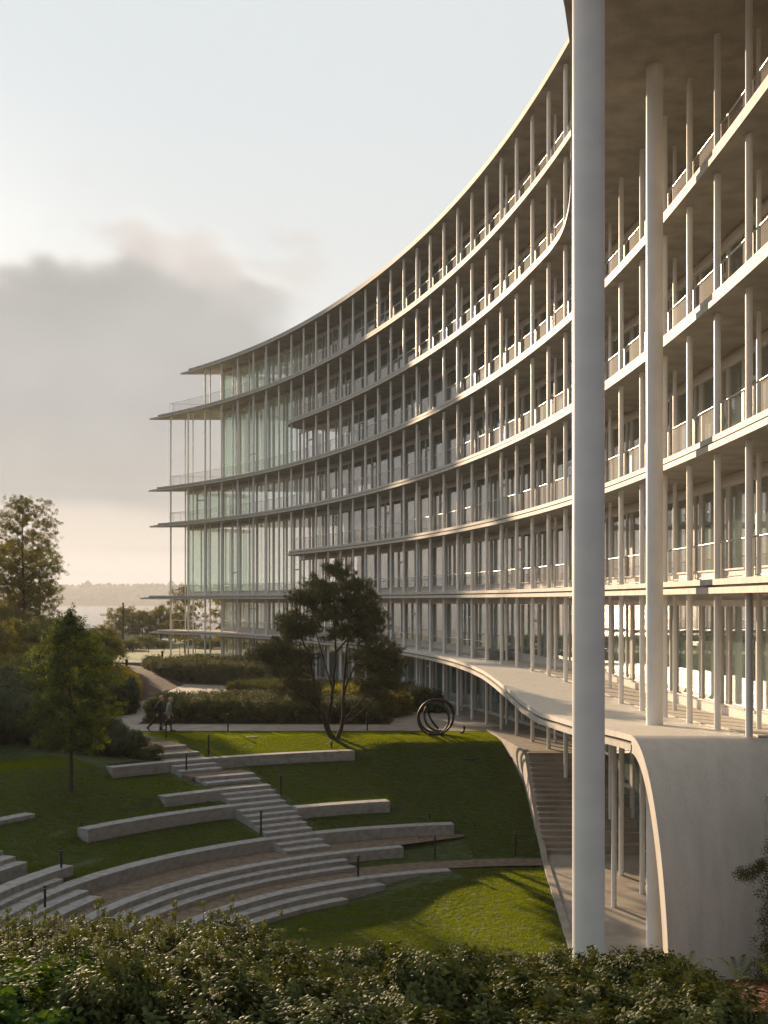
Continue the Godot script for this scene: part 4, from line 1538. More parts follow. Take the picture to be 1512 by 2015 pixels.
	hedge("patch of low green grasses at the end of the far hedge", PackedVector2Array([Vector2(-11.0, 85.5), Vector2(-6.0, 80.0), Vector2(-1.5, 82.0), Vector2(-3.0, 88.0), Vector2(-8.6, 91.5)]), -6.55, 0.55, 26.0, blade, 0.5, M.leaf_hedge, 43, 0.1)
	hedge("dark planting against the glass behind the ring sculpture", PackedVector2Array([Vector2(-2.6, 77.0), Vector2(1.6, 70.6), Vector2(3.3, 70.0), Vector2(2.9, 72.0), Vector2(0.6, 77.0), Vector2(-2.0, 80.0)]), -6.55, 1.35, 28.0, leaf_s, 0.42, M.leaf_hedge_dark, 44, 0.15)
	hedge("pale feathery grasses behind the pine", PackedVector2Array([Vector2(-3.4, 70.6), Vector2(0.2, 67.2), Vector2(1.2, 69.0), Vector2(-2.0, 74.5)]), -6.55, 1.25, 30.0, blade, 0.55, M.leaf_olive, 45, 0.5)
	bed(PackedVector2Array([Vector2(-16.4, 66.0), Vector2(-14.4, 69.5), Vector2(-15.8, 77.0), Vector2(-19.5, 90.0), Vector2(-24, 108.0), Vector2(-40, 108), Vector2(-40, 66)]), -6.53)
	hedge("dark rounded hedge left of the path beyond the walking men", PackedVector2Array([Vector2(-19.5, 67.8), Vector2(-15.6, 67.4), Vector2(-14.9, 69.6), Vector2(-15.6, 74.0), Vector2(-18.5, 78.0), Vector2(-22.0, 76.0)]), -6.55, 1.9, 26.0, leaf_s, 0.45, M.leaf_hedge_dark, 46, 0.2)
	hedge("strip of orange and golden grasses along the left side of the path", PackedVector2Array([Vector2(-17.4, 74.8), Vector2(-15.9, 74.2), Vector2(-16.9, 80.0), Vector2(-20.0, 92.0), Vector2(-22.0, 92.0), Vector2(-19.0, 80)]), -6.5, 1.25, 30.0, blade, 0.6, M.leaf_olive, 47, 1.1)

	# the big shrub bed left of the steps
	var bushes := [
		make_bush("dark leafy shrub in the planting bed behind the uppermost bench wall, left of the steps", "shrubs in the left planting bed", 900, leaf_s, 0.20, M.leaf_hedge_dark, 61, 0.2),
		make_bush("dark leafy shrub in the planting bed behind the uppermost bench wall, left of the steps", "shrubs in the left planting bed", 900, leaf_t, 0.17, M.leaf_hedge, 62, 0.3),
		make_bush("olive shrub on the mound at the left, below the tall trees", "shrubs on the left mound", 800, leaf_t, 0.18, M.leaf_olive, 63, 0.25),
		make_bush("brownish-green shrub on the mound at the left, below the tall trees", "shrubs on the left mound", 800, leaf_s, 0.19, M.leaf_far, 64, 0.35),
		make_bush("yellow-green bush along the far fence by the lake", "bushes along the far fence", 500, leaf_t, 0.25, M.leaf_olive, 65, 0.4)]
	var r := RandomNumberGenerator.new()
	r.seed = 8
	var used := [false, false, false, false, false]
	var spots := []
	for q in [[-10.15, 51.6, 0.8, 0.7, 1], [-11.2, 52.0, 1.0, 1.15, 0], [-12.3, 52.3, 1.3, 1.6, 0], [-13.9, 53.2, 1.7, 2.0, 0], [-15.6, 53.8, 1.8, 2.2, 0], [-17.4, 55.0, 2.0, 2.3, 0], [-19.3, 56.0, 2.2, 2.4, 0], [-11.2, 53.6, 0.9, 0.75, 1], [-12.9, 54.8, 1.2, 1.3, 1], [-15.0, 56.2, 2.0, 2.5, 1], [-17.2, 57.5, 2.2, 2.8, 0], [-19.6, 59.0, 2.4, 3.0, 1], [-14.9, 59.6, 1.5, 1.5, 1], [-16.8, 62.0, 2.0, 2.2, 1], [-19.0, 63.5, 2.5, 3.0, 0], [-21.5, 62.0, 2.5, 3.2, 1]]:
		spots.append(q)
	for i in 34:
		var d := r.randf_range(66, 112)
		var x := lerpf(-0.235, -0.36, r.randf()) * d
		if x > -19.5: x -= 3.0
		spots.append([x, d, r.randf_range(1.6, 3.0), r.randf_range(1.5, 3.2), 2 + r.randi() % 2])
	for i in 26:
		spots.append([r.randf_range(-54, -14), r.randf_range(158, 182), r.randf_range(2.0, 3.4), r.randf_range(0.9, 1.8), 4])
	for q in spots:
		var k: int = q[4]
		var o: Node3D = bushes[k]
		if used[k]: o = copy_of(bushes[k])
		used[k] = true
		var g := -6.84 if q[1] < 60.0 else (maxf(mound_h(q[0], q[1]), -6.7) if q[1] < 120 else -6.7)
		if q[1] < 66.0: g = lerpf(-6.95, -6.6, ss(50, 58, q[1]))
		o.position = P(q[0], g - 0.05, q[1])
		o.rotation.y = r.randf() * TAU
		o.scale = Vector3(q[2], q[3], q[2])
		var u2: float = q[0] / q[1]
		if k < 2:
			var who := "beside the top garden steps" if q[0] > -11.8 else ("right behind the young tree" if q[0] > -14.2 else ("left of the young tree" if q[0] > -16.5 else "at the left picture edge"))
			o.set_meta("label", ("tall " if q[3] > 2.1 else "low ") + ("glossy " if k == 0 else "") + "dark shrub in the planting bed, " + who + (", front row" if q[1] < 54.0 else (", second row" if q[1] < 58.5 else ", rear row")))
		elif k < 4:
			o.set_meta("label", ("large " if q[2] > 2.3 else "small ") + ("olive" if k == 2 else "brownish-green") + " shrub on the left mound, " + ("beside the path" if u2 > -0.26 else ("below the tallest tree" if u2 > -0.31 else "at the left picture edge")) + (", near side" if q[1] < 80.0 else (", half way back" if q[1] < 96.0 else ", far side")))
		else:
			o.set_meta("label", "yellow-green bush behind the far wire fence, " + ("left of the lamp pole" if u2 < -0.222 else ("right of the lamp pole" if u2 < -0.18 else "behind the building's corner columns")) + (", nearer the fence" if q[1] < 168.0 else ", nearer the cars"))
	bed(PackedVector2Array([Vector2(-9.2, 55.6), Vector2(-9.6, 51.5), Vector2(-11.3, 49.7), Vector2(-13.5, 51.3), Vector2(-17.5, 54.0), Vector2(-24, 57), Vector2(-28, 66), Vector2(-15.5, 66.0), Vector2(-12.3, 60.4)]), -6.79)

	# foreground shrubs on the bank below the viewer
	var protos := []
	var labels := ["pale dull-green lobed-leaf shrub on the bank along the bottom of the picture, right half", "deep green ivy-leaved shrub with pale seed heads on the bank", "bright green broad-leaved shrub in the lower left corner of the bank"]
	var groups := ["dull-green shrubs on the foreground bank", "shrubs with seed-head stalks on the foreground bank", "bright green shrubs in the lower left corner"]
	for k in 3:
		for v in 3:
			var mt: Material = [M.leaf_shrub, M.leaf_shrub, M.leaf_shrub_bright][k]
			protos.append(make_shrub(labels[k], "shrub", groups[k], 0.9, 0.5, 210, leaf_a if k != 2 else leaf_b, 0.23 if k == 0 else (0.22 if k == 1 else 0.24), mt, 100 + k * 10 + v, "shrub", [0.14, 0.12, 0.1][k], 4 if k == 1 else 0))
	var placed := []
	var used_p := {}
	var rr := RandomNumberGenerator.new()
	rr.seed = 17
	var d := 9.6
	while d < 21.2:
		var x := -0.36 * d
		while x < 0.36 * d:
			var px := x + rr.randf_range(-0.2, 0.2)
			var pd := d + rr.randf_range(-0.25, 0.25)
			x += 0.62
			var u := px / pd
			if u > 0.262 and pd > 12.5: continue
			if u > 0.2 and pd > 19.0: continue
			if u > 0.29 : continue
			if Vector2(px - 3.15, pd - 18.4).length() < 0.45: continue
			var left := ss(-0.05, -0.17, u + rr.randf_range(-0.04, 0.04))
			var k := 0
			if left > 0.5: k = 1
			if left > 0.5 and pd < 11.8 and u < -0.24 + rr.randf_range(-0.07, 0.07): k = 2
			placed.append([px, pd, k, 0.69 + 0.26 * left + rr.randf_range(-0.16, 0.2) + (0.28 if rr.randf() < 0.1 else 0.0)])
		d += 0.66
	for q in placed:
		var v := rr.randi() % 3
		var key: int = q[2] * 3 + v
		var o: Node3D = protos[key]
		if used_p.has(key): o = copy_of(o)
		used_p[key] = true
		var u2: float = q[0] / q[1]
		var below := "in front of the white shell wall"
		for z in [[-0.24, "at the far left edge"], [-0.16, "below the left flight of steps"], [-0.08, "below the curved steps"], [-0.01, "below the lower lawn's left end"], [0.07, "below the middle of the lower lawn"], [0.14, "beside the kerb of the sunken court"], [0.21, "at the foot of the nearest white pillar"]]:
			if u2 < z[1 - 1]:
				below = z[1]
				break
		var row := "bottom edge" if q[1] < 11.4 else ("lower bank" if q[1] < 14.0 else ("upper bank" if q[1] < 17.0 else "top rim"))
		o.set_meta("label", ("taller " if q[3] > 1.0 else "lower ") + ["dull-green shrub", "shrub with seed stalks", "bright green shrub"][q[2]] + " " + below + ", " + row)
		o.position = P(q[0], bank_h(q[0], q[1]) - 0.03, q[1])
		o.rotation.y = rr.randf() * TAU
		var s: float = q[3]
		o.scale = Vector3(1.0, s, 1.0) * rr.randf_range(0.92, 1.1)

	# bark chips lying on the open mulch at the right
	var chip := st_new()
	box(chip, Transform3D(), Vector3(0.09, 0.012, 0.035))
	var bx := []
	var bc := []
	for i in 5200:
		var px := r.randf_range(2.6, 8.6)
		var pd := r.randf_range(14.0, 26.0)
		if px / pd < 0.16: continue
		bx.append(Transform3D(Basis.from_euler(Vector3(r.randf_range(-0.5, 0.5), r.randf() * TAU, r.randf_range(-0.5, 0.5))).scaled(Vector3.ONE * r.randf_range(0.5, 1.4)), P(px, bank_h(px, pd) + 0.012, pd)))
		bc.append(tone(r, 0.5, 1.6, 0.4))
	var bk := multi("bark_mulch", fin(chip), bx, bc, M.bark_chip)
	tag(bk, "reddish bark mulch on the open ground by the shell wall", "mulch", "", "stuff")
	# climbing plant and ferns by the white shell wall
	var cx := []
	var cc := []
	r.seed = 5
	for i in 520:
		var t := r.randf()
		var y := lerpf(-8.3, -5.0, t)
		var wide := lerpf(0.9, 0.14, pow(t, 0.6))
		cx.append(Transform3D(basis_to(rdir(r) + Vector3(-0.5, -0.3, 0.4), r.randf() * TAU).scaled(Vector3.ONE * r.randf_range(0.14, 0.24)), P(8.15 - wide * r.randf() + 0.5 * r.randf(), y, 25.0 - 0.35 * r.randf())))
		cc.append(tone(r, 0.7, 1.3, 0.2))
	for i in 110:
		var t := r.randf()
		cx.append(Transform3D(basis_to(Vector3(-1, -0.6, 0.2) + rdir(r) * 0.7, 0).scaled(Vector3.ONE * r.randf_range(0.12, 0.2)), P(8.0 - 0.6 * t, -5.35 - 0.28 * sin(t * 2.2) + r.randf_range(-0.12, 0.1), 24.8 + r.randf_range(-0.1, 0.1))))
		cc.append(tone(r, 0.8, 1.4, 0.5))
	var cl := thing("climbing_plant", "dark climbing plant at the right picture edge, in front of the white shell wall", "climber")
	multi("foliage", spray_mesh(12, 0.42, 0.13, 9, false, 0.05), cx, cc, M.leaf_shrub, cl)
	var vs := st_new()
	tube(vs, PackedVector3Array([P(8.2, -8.4, 25.0), P(8.12, -6.6, 25.0), P(8.1, -5.3, 25.0)]), PackedFloat32Array([0.04, 0.03, 0.02]), 6)
	tube(vs, PackedVector3Array([P(8.1, -5.7, 25.0), P(7.7, -5.5, 24.8), P(7.4, -5.65, 24.8)]), PackedFloat32Array([0.015, 0.01, 0.006]), 5)
	put("vine_stem", fin(vs), M.stem, cl)
	var frond := fern_mesh()
	for q in [[6.15, 24.3, 0.62, "single upright fern at the foot of the white shell wall"], [7.25, 24.4, 0.55, "fern left of the climbing plant's foot"], [7.65, 23.4, 0.6, "fern nearest the right picture edge, on the bark mulch"]]:
		var f := thing("fern", q[3], "fern", P(q[0], bank_h(q[0], q[1]) - 0.02, q[1]))
		for k in 9:
			var o := put("frond", frond, M.leaf_tree, f)
			o.rotation = Vector3(0, TAU * k / 9.0 + 0.3, 0)
			o.scale = Vector3.ONE * q[2] * (0.8 + 0.05 * ((k * 5) % 7))
	# blades of grass on the lawns
	var g1 := grass_mesh(3)
	var gx := []
	var gc := []
	r.seed = 99
	for i in 140000:
		var x := r.randf_range(-22, 6.1)
		var dd := r.randf_range(32.0, 60.2)
		if x > edge_x(dd) - 0.15: continue
		var q := Vector2(x - CX, dd - CD)
		var R := q.length()
		var ph := rad_to_deg(q.angle())
		if R > 11.3 and R < 14.1 and ph > 84.0 and (R > 12.65 or ph > 104.0): continue
		if R >= 13.9 and R < 16.3 and ph > 99.0: continue
		if R > 24.9 and ph > 121.9 and ph < 133.6: continue
		if ph >= 133.6 and R > 24.0 and dd > 49.5 + (-11.3 - x) * 0.62: continue
		if ph > 118.5 and ph < 127.5 and R > 14 and R < 25.0: continue
		if dd > 60.1: continue
		var sl := r.randf_range(0.8, 1.5)
		gx.append(Transform3D(Basis(Vector3.UP, r.randf() * TAU).scaled(Vector3(1.3, sl, 1.3)), P(x, lawn_h(x, dd) - 0.004, dd)))
		gc.append(tone(r, 0.8, 1.2, 0.25))
	var go := multi("lawn_grass", g1, gx, gc, M.grass_blade)
	tag(go, "short mown grass of the lawns", "grass", "", "stuff")

func fern_mesh() -> ArrayMesh:
	var st := st_new()
	var last := Vector3.ZERO
	for i in 22:
		var t := i / 21.0
		var p := Vector3(0.75 * t, 1.05 * sin(t * 1.9) * 0.9, 0)
		var w := 0.17 * sin(PI * clampf(0.12 + 0.9 * t, 0, 1))
		st.set_color(Color(1, 1, 1).lerp(Color(1.3, 1.2, 0.8), t))
		for s in [-1.0, 1.0]:
			tri(st, p, p + Vector3(0.05, -0.01, w * s), p + Vector3(0.045, 0.02, 0))
		if i: tri(st, last - Vector3(0, 0, 0.006), p, last + Vector3(0, 0, 0.006))
		last = p
	return fin(st)

# ------------------------------------------------------------------ people: smooth skin over tapered bones (surface nets)
func bones_mesh(bones: Array, blend: float, cell: float) -> ArrayMesh:
	var lo := Vector3(1e9, 1e9, 1e9)
	var hi := -lo
	for b in bones:
		var m: float = maxf(b[2], b[3]) + blend + cell * 2
		for p in [b[0], b[1]]:
			lo = lo.min(p - Vector3.ONE * m)
			hi = hi.max(p + Vector3.ONE * m)
	var n := Vector3i(((hi - lo) / cell).ceil()) + Vector3i.ONE
	var f := PackedFloat32Array()
	f.resize(n.x * n.y * n.z)
	f.fill(1.0)
	for b in bones:
		var a: Vector3 = b[0]
		var ab: Vector3 = b[1] - a
		var l2 := maxf(ab.length_squared(), 1e-9)
		var ra: float = b[2]
		var rb: float = b[3]
		var m := maxf(ra, rb) + blend + cell * 2
		var i0 := Vector3i(((a.min(b[1]) - Vector3.ONE * m - lo) / cell).floor()).max(Vector3i.ZERO)
		var i1 := Vector3i(((a.max(b[1]) + Vector3.ONE * m - lo) / cell).ceil()).min(n - Vector3i.ONE)
		var squash: Vector3 = b[4] if b.size() > 4 else Vector3.ONE
		for z in range(i0.z, i1.z + 1):
			for y in range(i0.y, i1.y + 1):
				var k := (z * n.y + y) * n.x
				for x in range(i0.x, i1.x + 1):
					var p := lo + Vector3(x, y, z) * cell - a
					var t := clampf(p.dot(ab) / l2, 0.0, 1.0)
					var dist := ((p - ab * t) * squash).length() - lerpf(ra, rb, t)
					var c := f[k + x]
					var h := maxf(blend - absf(c - dist), 0.0) / blend
					f[k + x] = minf(c, dist) - h * h * blend * 0.25
	var at := {}
	var v := PackedVector3Array()
	var ix := PackedInt32Array()
	var sx := 1
	var sy := n.x
	var sz := n.x * n.y
	for z in n.z - 1:
		for y in n.y - 1:
			for x in n.x - 1:
				var k := z * sz + y * sy + x
				var sum := Vector3.ZERO
				var cnt := 0
				for e in 12:
					var c0: Vector3i = EA[e]
					var c1: Vector3i = EB[e]
					var v0 := f[k + c0.x + c0.y * sy + c0.z * sz]
					var v1 := f[k + c1.x + c1.y * sy + c1.z * sz]
					if (v0 < 0.0) != (v1 < 0.0):
						sum += Vector3(c0).lerp(Vector3(c1), v0 / (v0 - v1))
						cnt += 1
				if cnt:
					at[k] = v.size()
					v.append(lo + (Vector3(x, y, z) + sum / cnt) * cell)
	for z in range(1, n.z - 1):
		for y in range(1, n.y - 1):
			for x in range(1, n.x - 1):
				var k := z * sz + y * sy + x
				var inside := f[k] < 0.0
				for ax in 3:
					var s: int = [sx, sy, sz][ax]
					if (f[k + s] < 0.0) == inside: continue
					var u: int = [sy, sz, sx][ax]
					var w: int = [sz, sx, sy][ax]
					var q := [k, k - u, k - u - w, k - w]
					if not (at.has(q[0]) and at.has(q[1]) and at.has(q[2]) and at.has(q[3])): continue
					var a0: int = at[q[0]]
					var a1: int = at[q[1]]
					var a2: int = at[q[2]]
					var a3: int = at[q[3]]
					if inside: ix.append_array([a0, a2, a1, a0, a3, a2])
					else: ix.append_array([a0, a1, a2, a0, a2, a3])
	return indexed(v, ix)

const EA := [Vector3i(0, 0, 0), Vector3i(0, 1, 0), Vector3i(0, 0, 1), Vector3i(0, 1, 1), Vector3i(0, 0, 0), Vector3i(1, 0, 0), Vector3i(0, 0, 1), Vector3i(1, 0, 1), Vector3i(0, 0, 0), Vector3i(1, 0, 0), Vector3i(0, 1, 0), Vector3i(1, 1, 0)]
const EB := [Vector3i(1, 0, 0), Vector3i(1, 1, 0), Vector3i(1, 0, 1), Vector3i(1, 1, 1), Vector3i(0, 1, 0), Vector3i(1, 1, 0), Vector3i(0, 1, 1), Vector3i(1, 1, 1), Vector3i(0, 0, 1), Vector3i(1, 0, 1), Vector3i(0, 1, 1), Vector3i(1, 1, 1)]

func hand_bones(wrist: Vector3, dir: Vector3, fwd: Vector3) -> Array:
	var d := dir.normalized()
	var s := fwd.normalized()
	var nrm := d.cross(s).normalized()
	var o := [[wrist, wrist + d * 0.075, 0.026, 0.030, Vector3.ONE]]
	var ls := [0.066, 0.078, 0.074, 0.058]
	for k in 4:
		var b: Vector3 = wrist + d * 0.085 + s * (0.028 - 0.019 * k)
		var m: Vector3 = b + (d * 0.9 + nrm * 0.35).normalized() * ls[k] * 0.55
		o.append([b, m, 0.0095, 0.009])
		o.append([m, m + (d * 0.7 + nrm * 0.7).normalized() * ls[k] * 0.5, 0.009, 0.0075])
	var tb := wrist + d * 0.03 + s * 0.026
	o.append([tb, tb + (d * 0.6 + s * 0.7 + nrm * 0.2).normalized() * 0.045, 0.012, 0.010])
	o.append([tb + (d * 0.6 + s * 0.7 + nrm * 0.2).normalized() * 0.045, tb + (d * 1.0 + s * 0.75 + nrm * 0.4).normalized() * 0.08, 0.010, 0.008])
	return o

func build_person(label: String, at: Vector3, s: Dictionary) -> Node3D:
	var root := thing("person", label, "person", at)
	var neck: Vector3 = s.neck
	var head: Vector3 = s.head
	var hip: Vector3 = s.hip
	# skin: head with face, neck; hands
	var hb := [
		[neck + Vector3(0, -0.02, 0), head + Vector3(-0.01, -0.08, 0), 0.055, 0.052],
		[head + Vector3(-0.02, 0.03, 0), head + Vector3(0.01, 0.0, 0), 0.098, 0.092],
		[head + Vector3(0.03, -0.08, 0), head + Vector3(0.06, -0.10, 0), 0.055, 0.04],
		[head + Vector3(0.095, 0.01, 0), head + Vector3(0.118, -0.035, 0), 0.012, 0.018],
		[head + Vector3(0.085, -0.068, -0.02), head + Vector3(0.085, -0.068, 0.02), 0.014, 0.014],
		[head + Vector3(-0.005, -0.01, 0.088), head + Vector3(-0.012, -0.04, 0.09), 0.02, 0.014],
		[head + Vector3(-0.005, -0.01, -0.088), head + Vector3(-0.012, -0.04, -0.09), 0.02, 0.014]]
	put("body", bones_mesh(hb, 0.03, 0.009), M.skin, root)
	for side in [-1.0, 1.0]:
		var e := st_new()
		lathe(e, [[0.0, -0.011], [0.009, -0.006], [0.011, 0.0], [0.009, 0.006], [0.0, 0.011]], 8, head + Vector3(0.088, 0.018, 0.033 * side))
		put("eye", fin(e), M.shoe_leather, root)
	for h in s.hands:
		put("hand", bones_mesh(hand_bones(h[0], h[1], h[2]), 0.012, 0.006), M.skin, root)
	put("hair", bones_mesh([[head + Vector3(-0.035, 0.055, 0), head + Vector3(0.02, 0.075, 0), 0.085, 0.065], [head + Vector3(-0.06, 0.0, 0), head + Vector3(-0.06, -0.05, 0), 0.07, 0.05]], 0.03, 0.012), s.hair, root)
	# jacket with sleeves
	var jb := [
		[hip + Vector3(0, 0.0, 0), hip.lerp(neck, 0.45), 0.165, 0.15, Vector3(1.15, 1, 0.85)],
		[hip.lerp(neck, 0.45), neck + Vector3(-0.01, -0.14, 0), 0.15, 0.155, Vector3(1.15, 1, 0.82)],
		[neck + Vector3(-0.02, -0.1, -0.12), neck + Vector3(-0.02, -0.1, 0.12), 0.075, 0.075],
		[neck + Vector3(0, -0.06, 0), neck + Vector3(0, -0.005, 0), 0.085, 0.065]]
	if s.has("tail"):
		jb.append([hip, hip + s.tail, 0.16, 0.17, Vector3(1.1, 1, 0.85)])
	for a in s.arms:
		jb.append([a[0], a[1], 0.066, 0.056])
		jb.append([a[1], a[2], 0.055, 0.042])
	put("jacket", bones_mesh(jb, 0.05, 0.016), s.jacket_mat, root)
	var tb := []
	for l in s.legs:
		tb.append([l[0], l[1], 0.095, 0.068])
		tb.append([l[1], l[2], 0.066, 0.05])
	tb.append([hip + Vector3(0, 0.02, -0.05), hip + Vector3(0, 0.02, 0.05), 0.125, 0.125])
	put("trousers", bones_mesh(tb, 0.04, 0.016), s.trousers_mat, root)
	for l in s.legs:
		var ank: Vector3 = l[2]
		var toe: Vector3 = l[3]
		var heel := ank + (ank - toe).normalized() * 0.03 + Vector3(0, -0.045, 0)
		put("shoe", bones_mesh([[ank + Vector3(0, -0.02, 0), heel, 0.045, 0.04], [heel, toe, 0.04, 0.036, Vector3(1, 1.2, 1)]], 0.03, 0.011), M.shoe_leather, root)
	return root

func build_people() -> void:
	build_person("walking man in a dark suit with grey hair, leaning forward, left of the two", P(-11.42, -6.545, 60.35), {
		"hip": Vector3(0, 0.95, 0), "neck": Vector3(0.12, 1.48, 0), "head": Vector3(0.18, 1.655, 0.0), "hair": M.hair_grey, "jacket_mat": M.suit_dark, "trousers_mat": M.suit_dark, "tail": Vector3(-0.01, -0.14, 0),
		"arms": [[Vector3(0.08, 1.38, 0.19), Vector3(-0.09, 1.12, 0.25), Vector3(-0.02, 0.90, 0.25)], [Vector3(0.08, 1.38, -0.19), Vector3(0.08, 1.10, -0.25), Vector3(0.26, 0.94, -0.23)]],
		"hands": [[Vector3(-0.02, 0.90, 0.25), Vector3(0.15, -1, 0), Vector3(1, 0.15, 0)], [Vector3(0.26, 0.94, -0.23), Vector3(0.5, -1, 0), Vector3(1, 0.4, 0)]],
		"legs": [[Vector3(0, 0.92, 0.08), Vector3(-0.17, 0.50, 0.09), Vector3(-0.5, 0.17, 0.09), Vector3(-0.42, 0.035, 0.09)], [Vector3(0, 0.92, -0.08), Vector3(0.14, 0.50, -0.09), Vector3(0.1, 0.085, -0.09), Vector3(0.3, 0.035, -0.09)]]})
	build_person("walking man in a grey jacket and khaki trousers carrying a black bag", P(-10.86, -6.545, 60.15), {
		"hip": Vector3(0, 0.90, 0), "neck": Vector3(0.06, 1.42, 0), "head": Vector3(0.13, 1.585, 0.0), "hair": M.hair_grey, "jacket_mat": M.jacket_grey, "trousers_mat": M.trousers_khaki,
		"arms": [[Vector3(0.03, 1.32, 0.19), Vector3(-0.02, 1.06, 0.25), Vector3(0.05, 0.82, 0.25)], [Vector3(0.03, 1.32, -0.19), Vector3(0.0, 1.05, -0.25), Vector3(0.14, 0.84, -0.24)]],
		"hands": [[Vector3(0.05, 0.82, 0.25), Vector3(0.1, -1, 0), Vector3(1, 0.1, 0)], [Vector3(0.14, 0.84, -0.24), Vector3(0.4, -1, 0), Vector3(1, 0.3, 0)]],
		"legs": [[Vector3(0, 0.88, 0.08), Vector3(0.1, 0.48, 0.09), Vector3(0.17, 0.085, 0.09), Vector3(0.38, 0.035, 0.09)], [Vector3(0, 0.88, -0.08), Vector3(0.02, 0.46, -0.09), Vector3(-0.36, 0.24, -0.09), Vector3(-0.33, 0.06, -0.09)]]})
	# bag held by the right man
	var st := st_new()
	abox(st, Vector3(-0.19, -0.16, -0.05), Vector3(0.19, 0.13, 0.05))
	abox(st, Vector3(-0.15, 0.132, -0.03), Vector3(0.15, 0.15, 0.03))
	var h := st_new()
	tube(h, PackedVector3Array([Vector3(-0.09, 0.13, 0), Vector3(-0.07, 0.205, 0), Vector3(0.07, 0.205, 0), Vector3(0.09, 0.13, 0)]), PackedFloat32Array([0.009]), 6)
	var bag := thing("briefcase", "black bag hanging from the hand of the man in the grey jacket", "bag", P(-10.80, -6.545 + 0.50, 59.90))
	put("case", fin(st), M.shoe_leather, bag)
	put("handle", fin(h), M.shoe_leather, bag)

# ------------------------------------------------------------------ things by the lake
func build_car(label: String, x: float, d: float, van: bool, mat: Material, turn: float) -> void:
	var root := thing("parked_van" if van else "parked_car", label, "van" if van else "car", P(x, -6.6, d), "vehicles parked by the lake")
	root.rotation.y = turn
	var st := st_new()
	var rings := []
	var prof := [[-2.2, 0.35], [-2.25, 0.8], [-2.1, 1.0], [-1.75, 1.45 if not van else 2.0], [0.5, 1.5 if not van else 2.1], [1.2, 1.0 if not van else 1.3], [2.1, 0.85 if not van else 1.05], [2.25, 0.6], [2.2, 0.35]]
	for q in [[-0.88, 0.9], [-0.82, 1.0], [0.82, 1.0], [0.88, 0.9]]:
		var ring := PackedVector3Array()
		for p in prof:
			ring.append(Vector3(p[0] * (0.985 if absf(q[0]) > 0.85 else 1.0), 0.35 + (p[1] - 0.35) * q[1], q[0]))
		rings.append(ring)
	loft(st, rings)
	put("body", fin(st), mat, root)
	for s in [-1.0, 1.0]:
		var g := st_new()
		var top := 1.4 if not van else 1.9
		quad(g, Vector3(-1.6, 1.02, 0.892 * s), Vector3(-1.5, top - 0.14, 0.87 * s), Vector3(0.45, top - 0.12, 0.87 * s), Vector3(1.0, 1.02, 0.892 * s))
		put("window", fin(g), M.car_glass, root)
		for wx in [-1.4, 1.4]:
			var w := put("wheel", cyl_mesh(0.33, 0.2, 14, 0.03), M.tyre, root)
			w.rotation = Vector3(PI / 2, 0, 0)
			w.position = Vector3(wx, 0.33, 0.72 * s - 0.1)

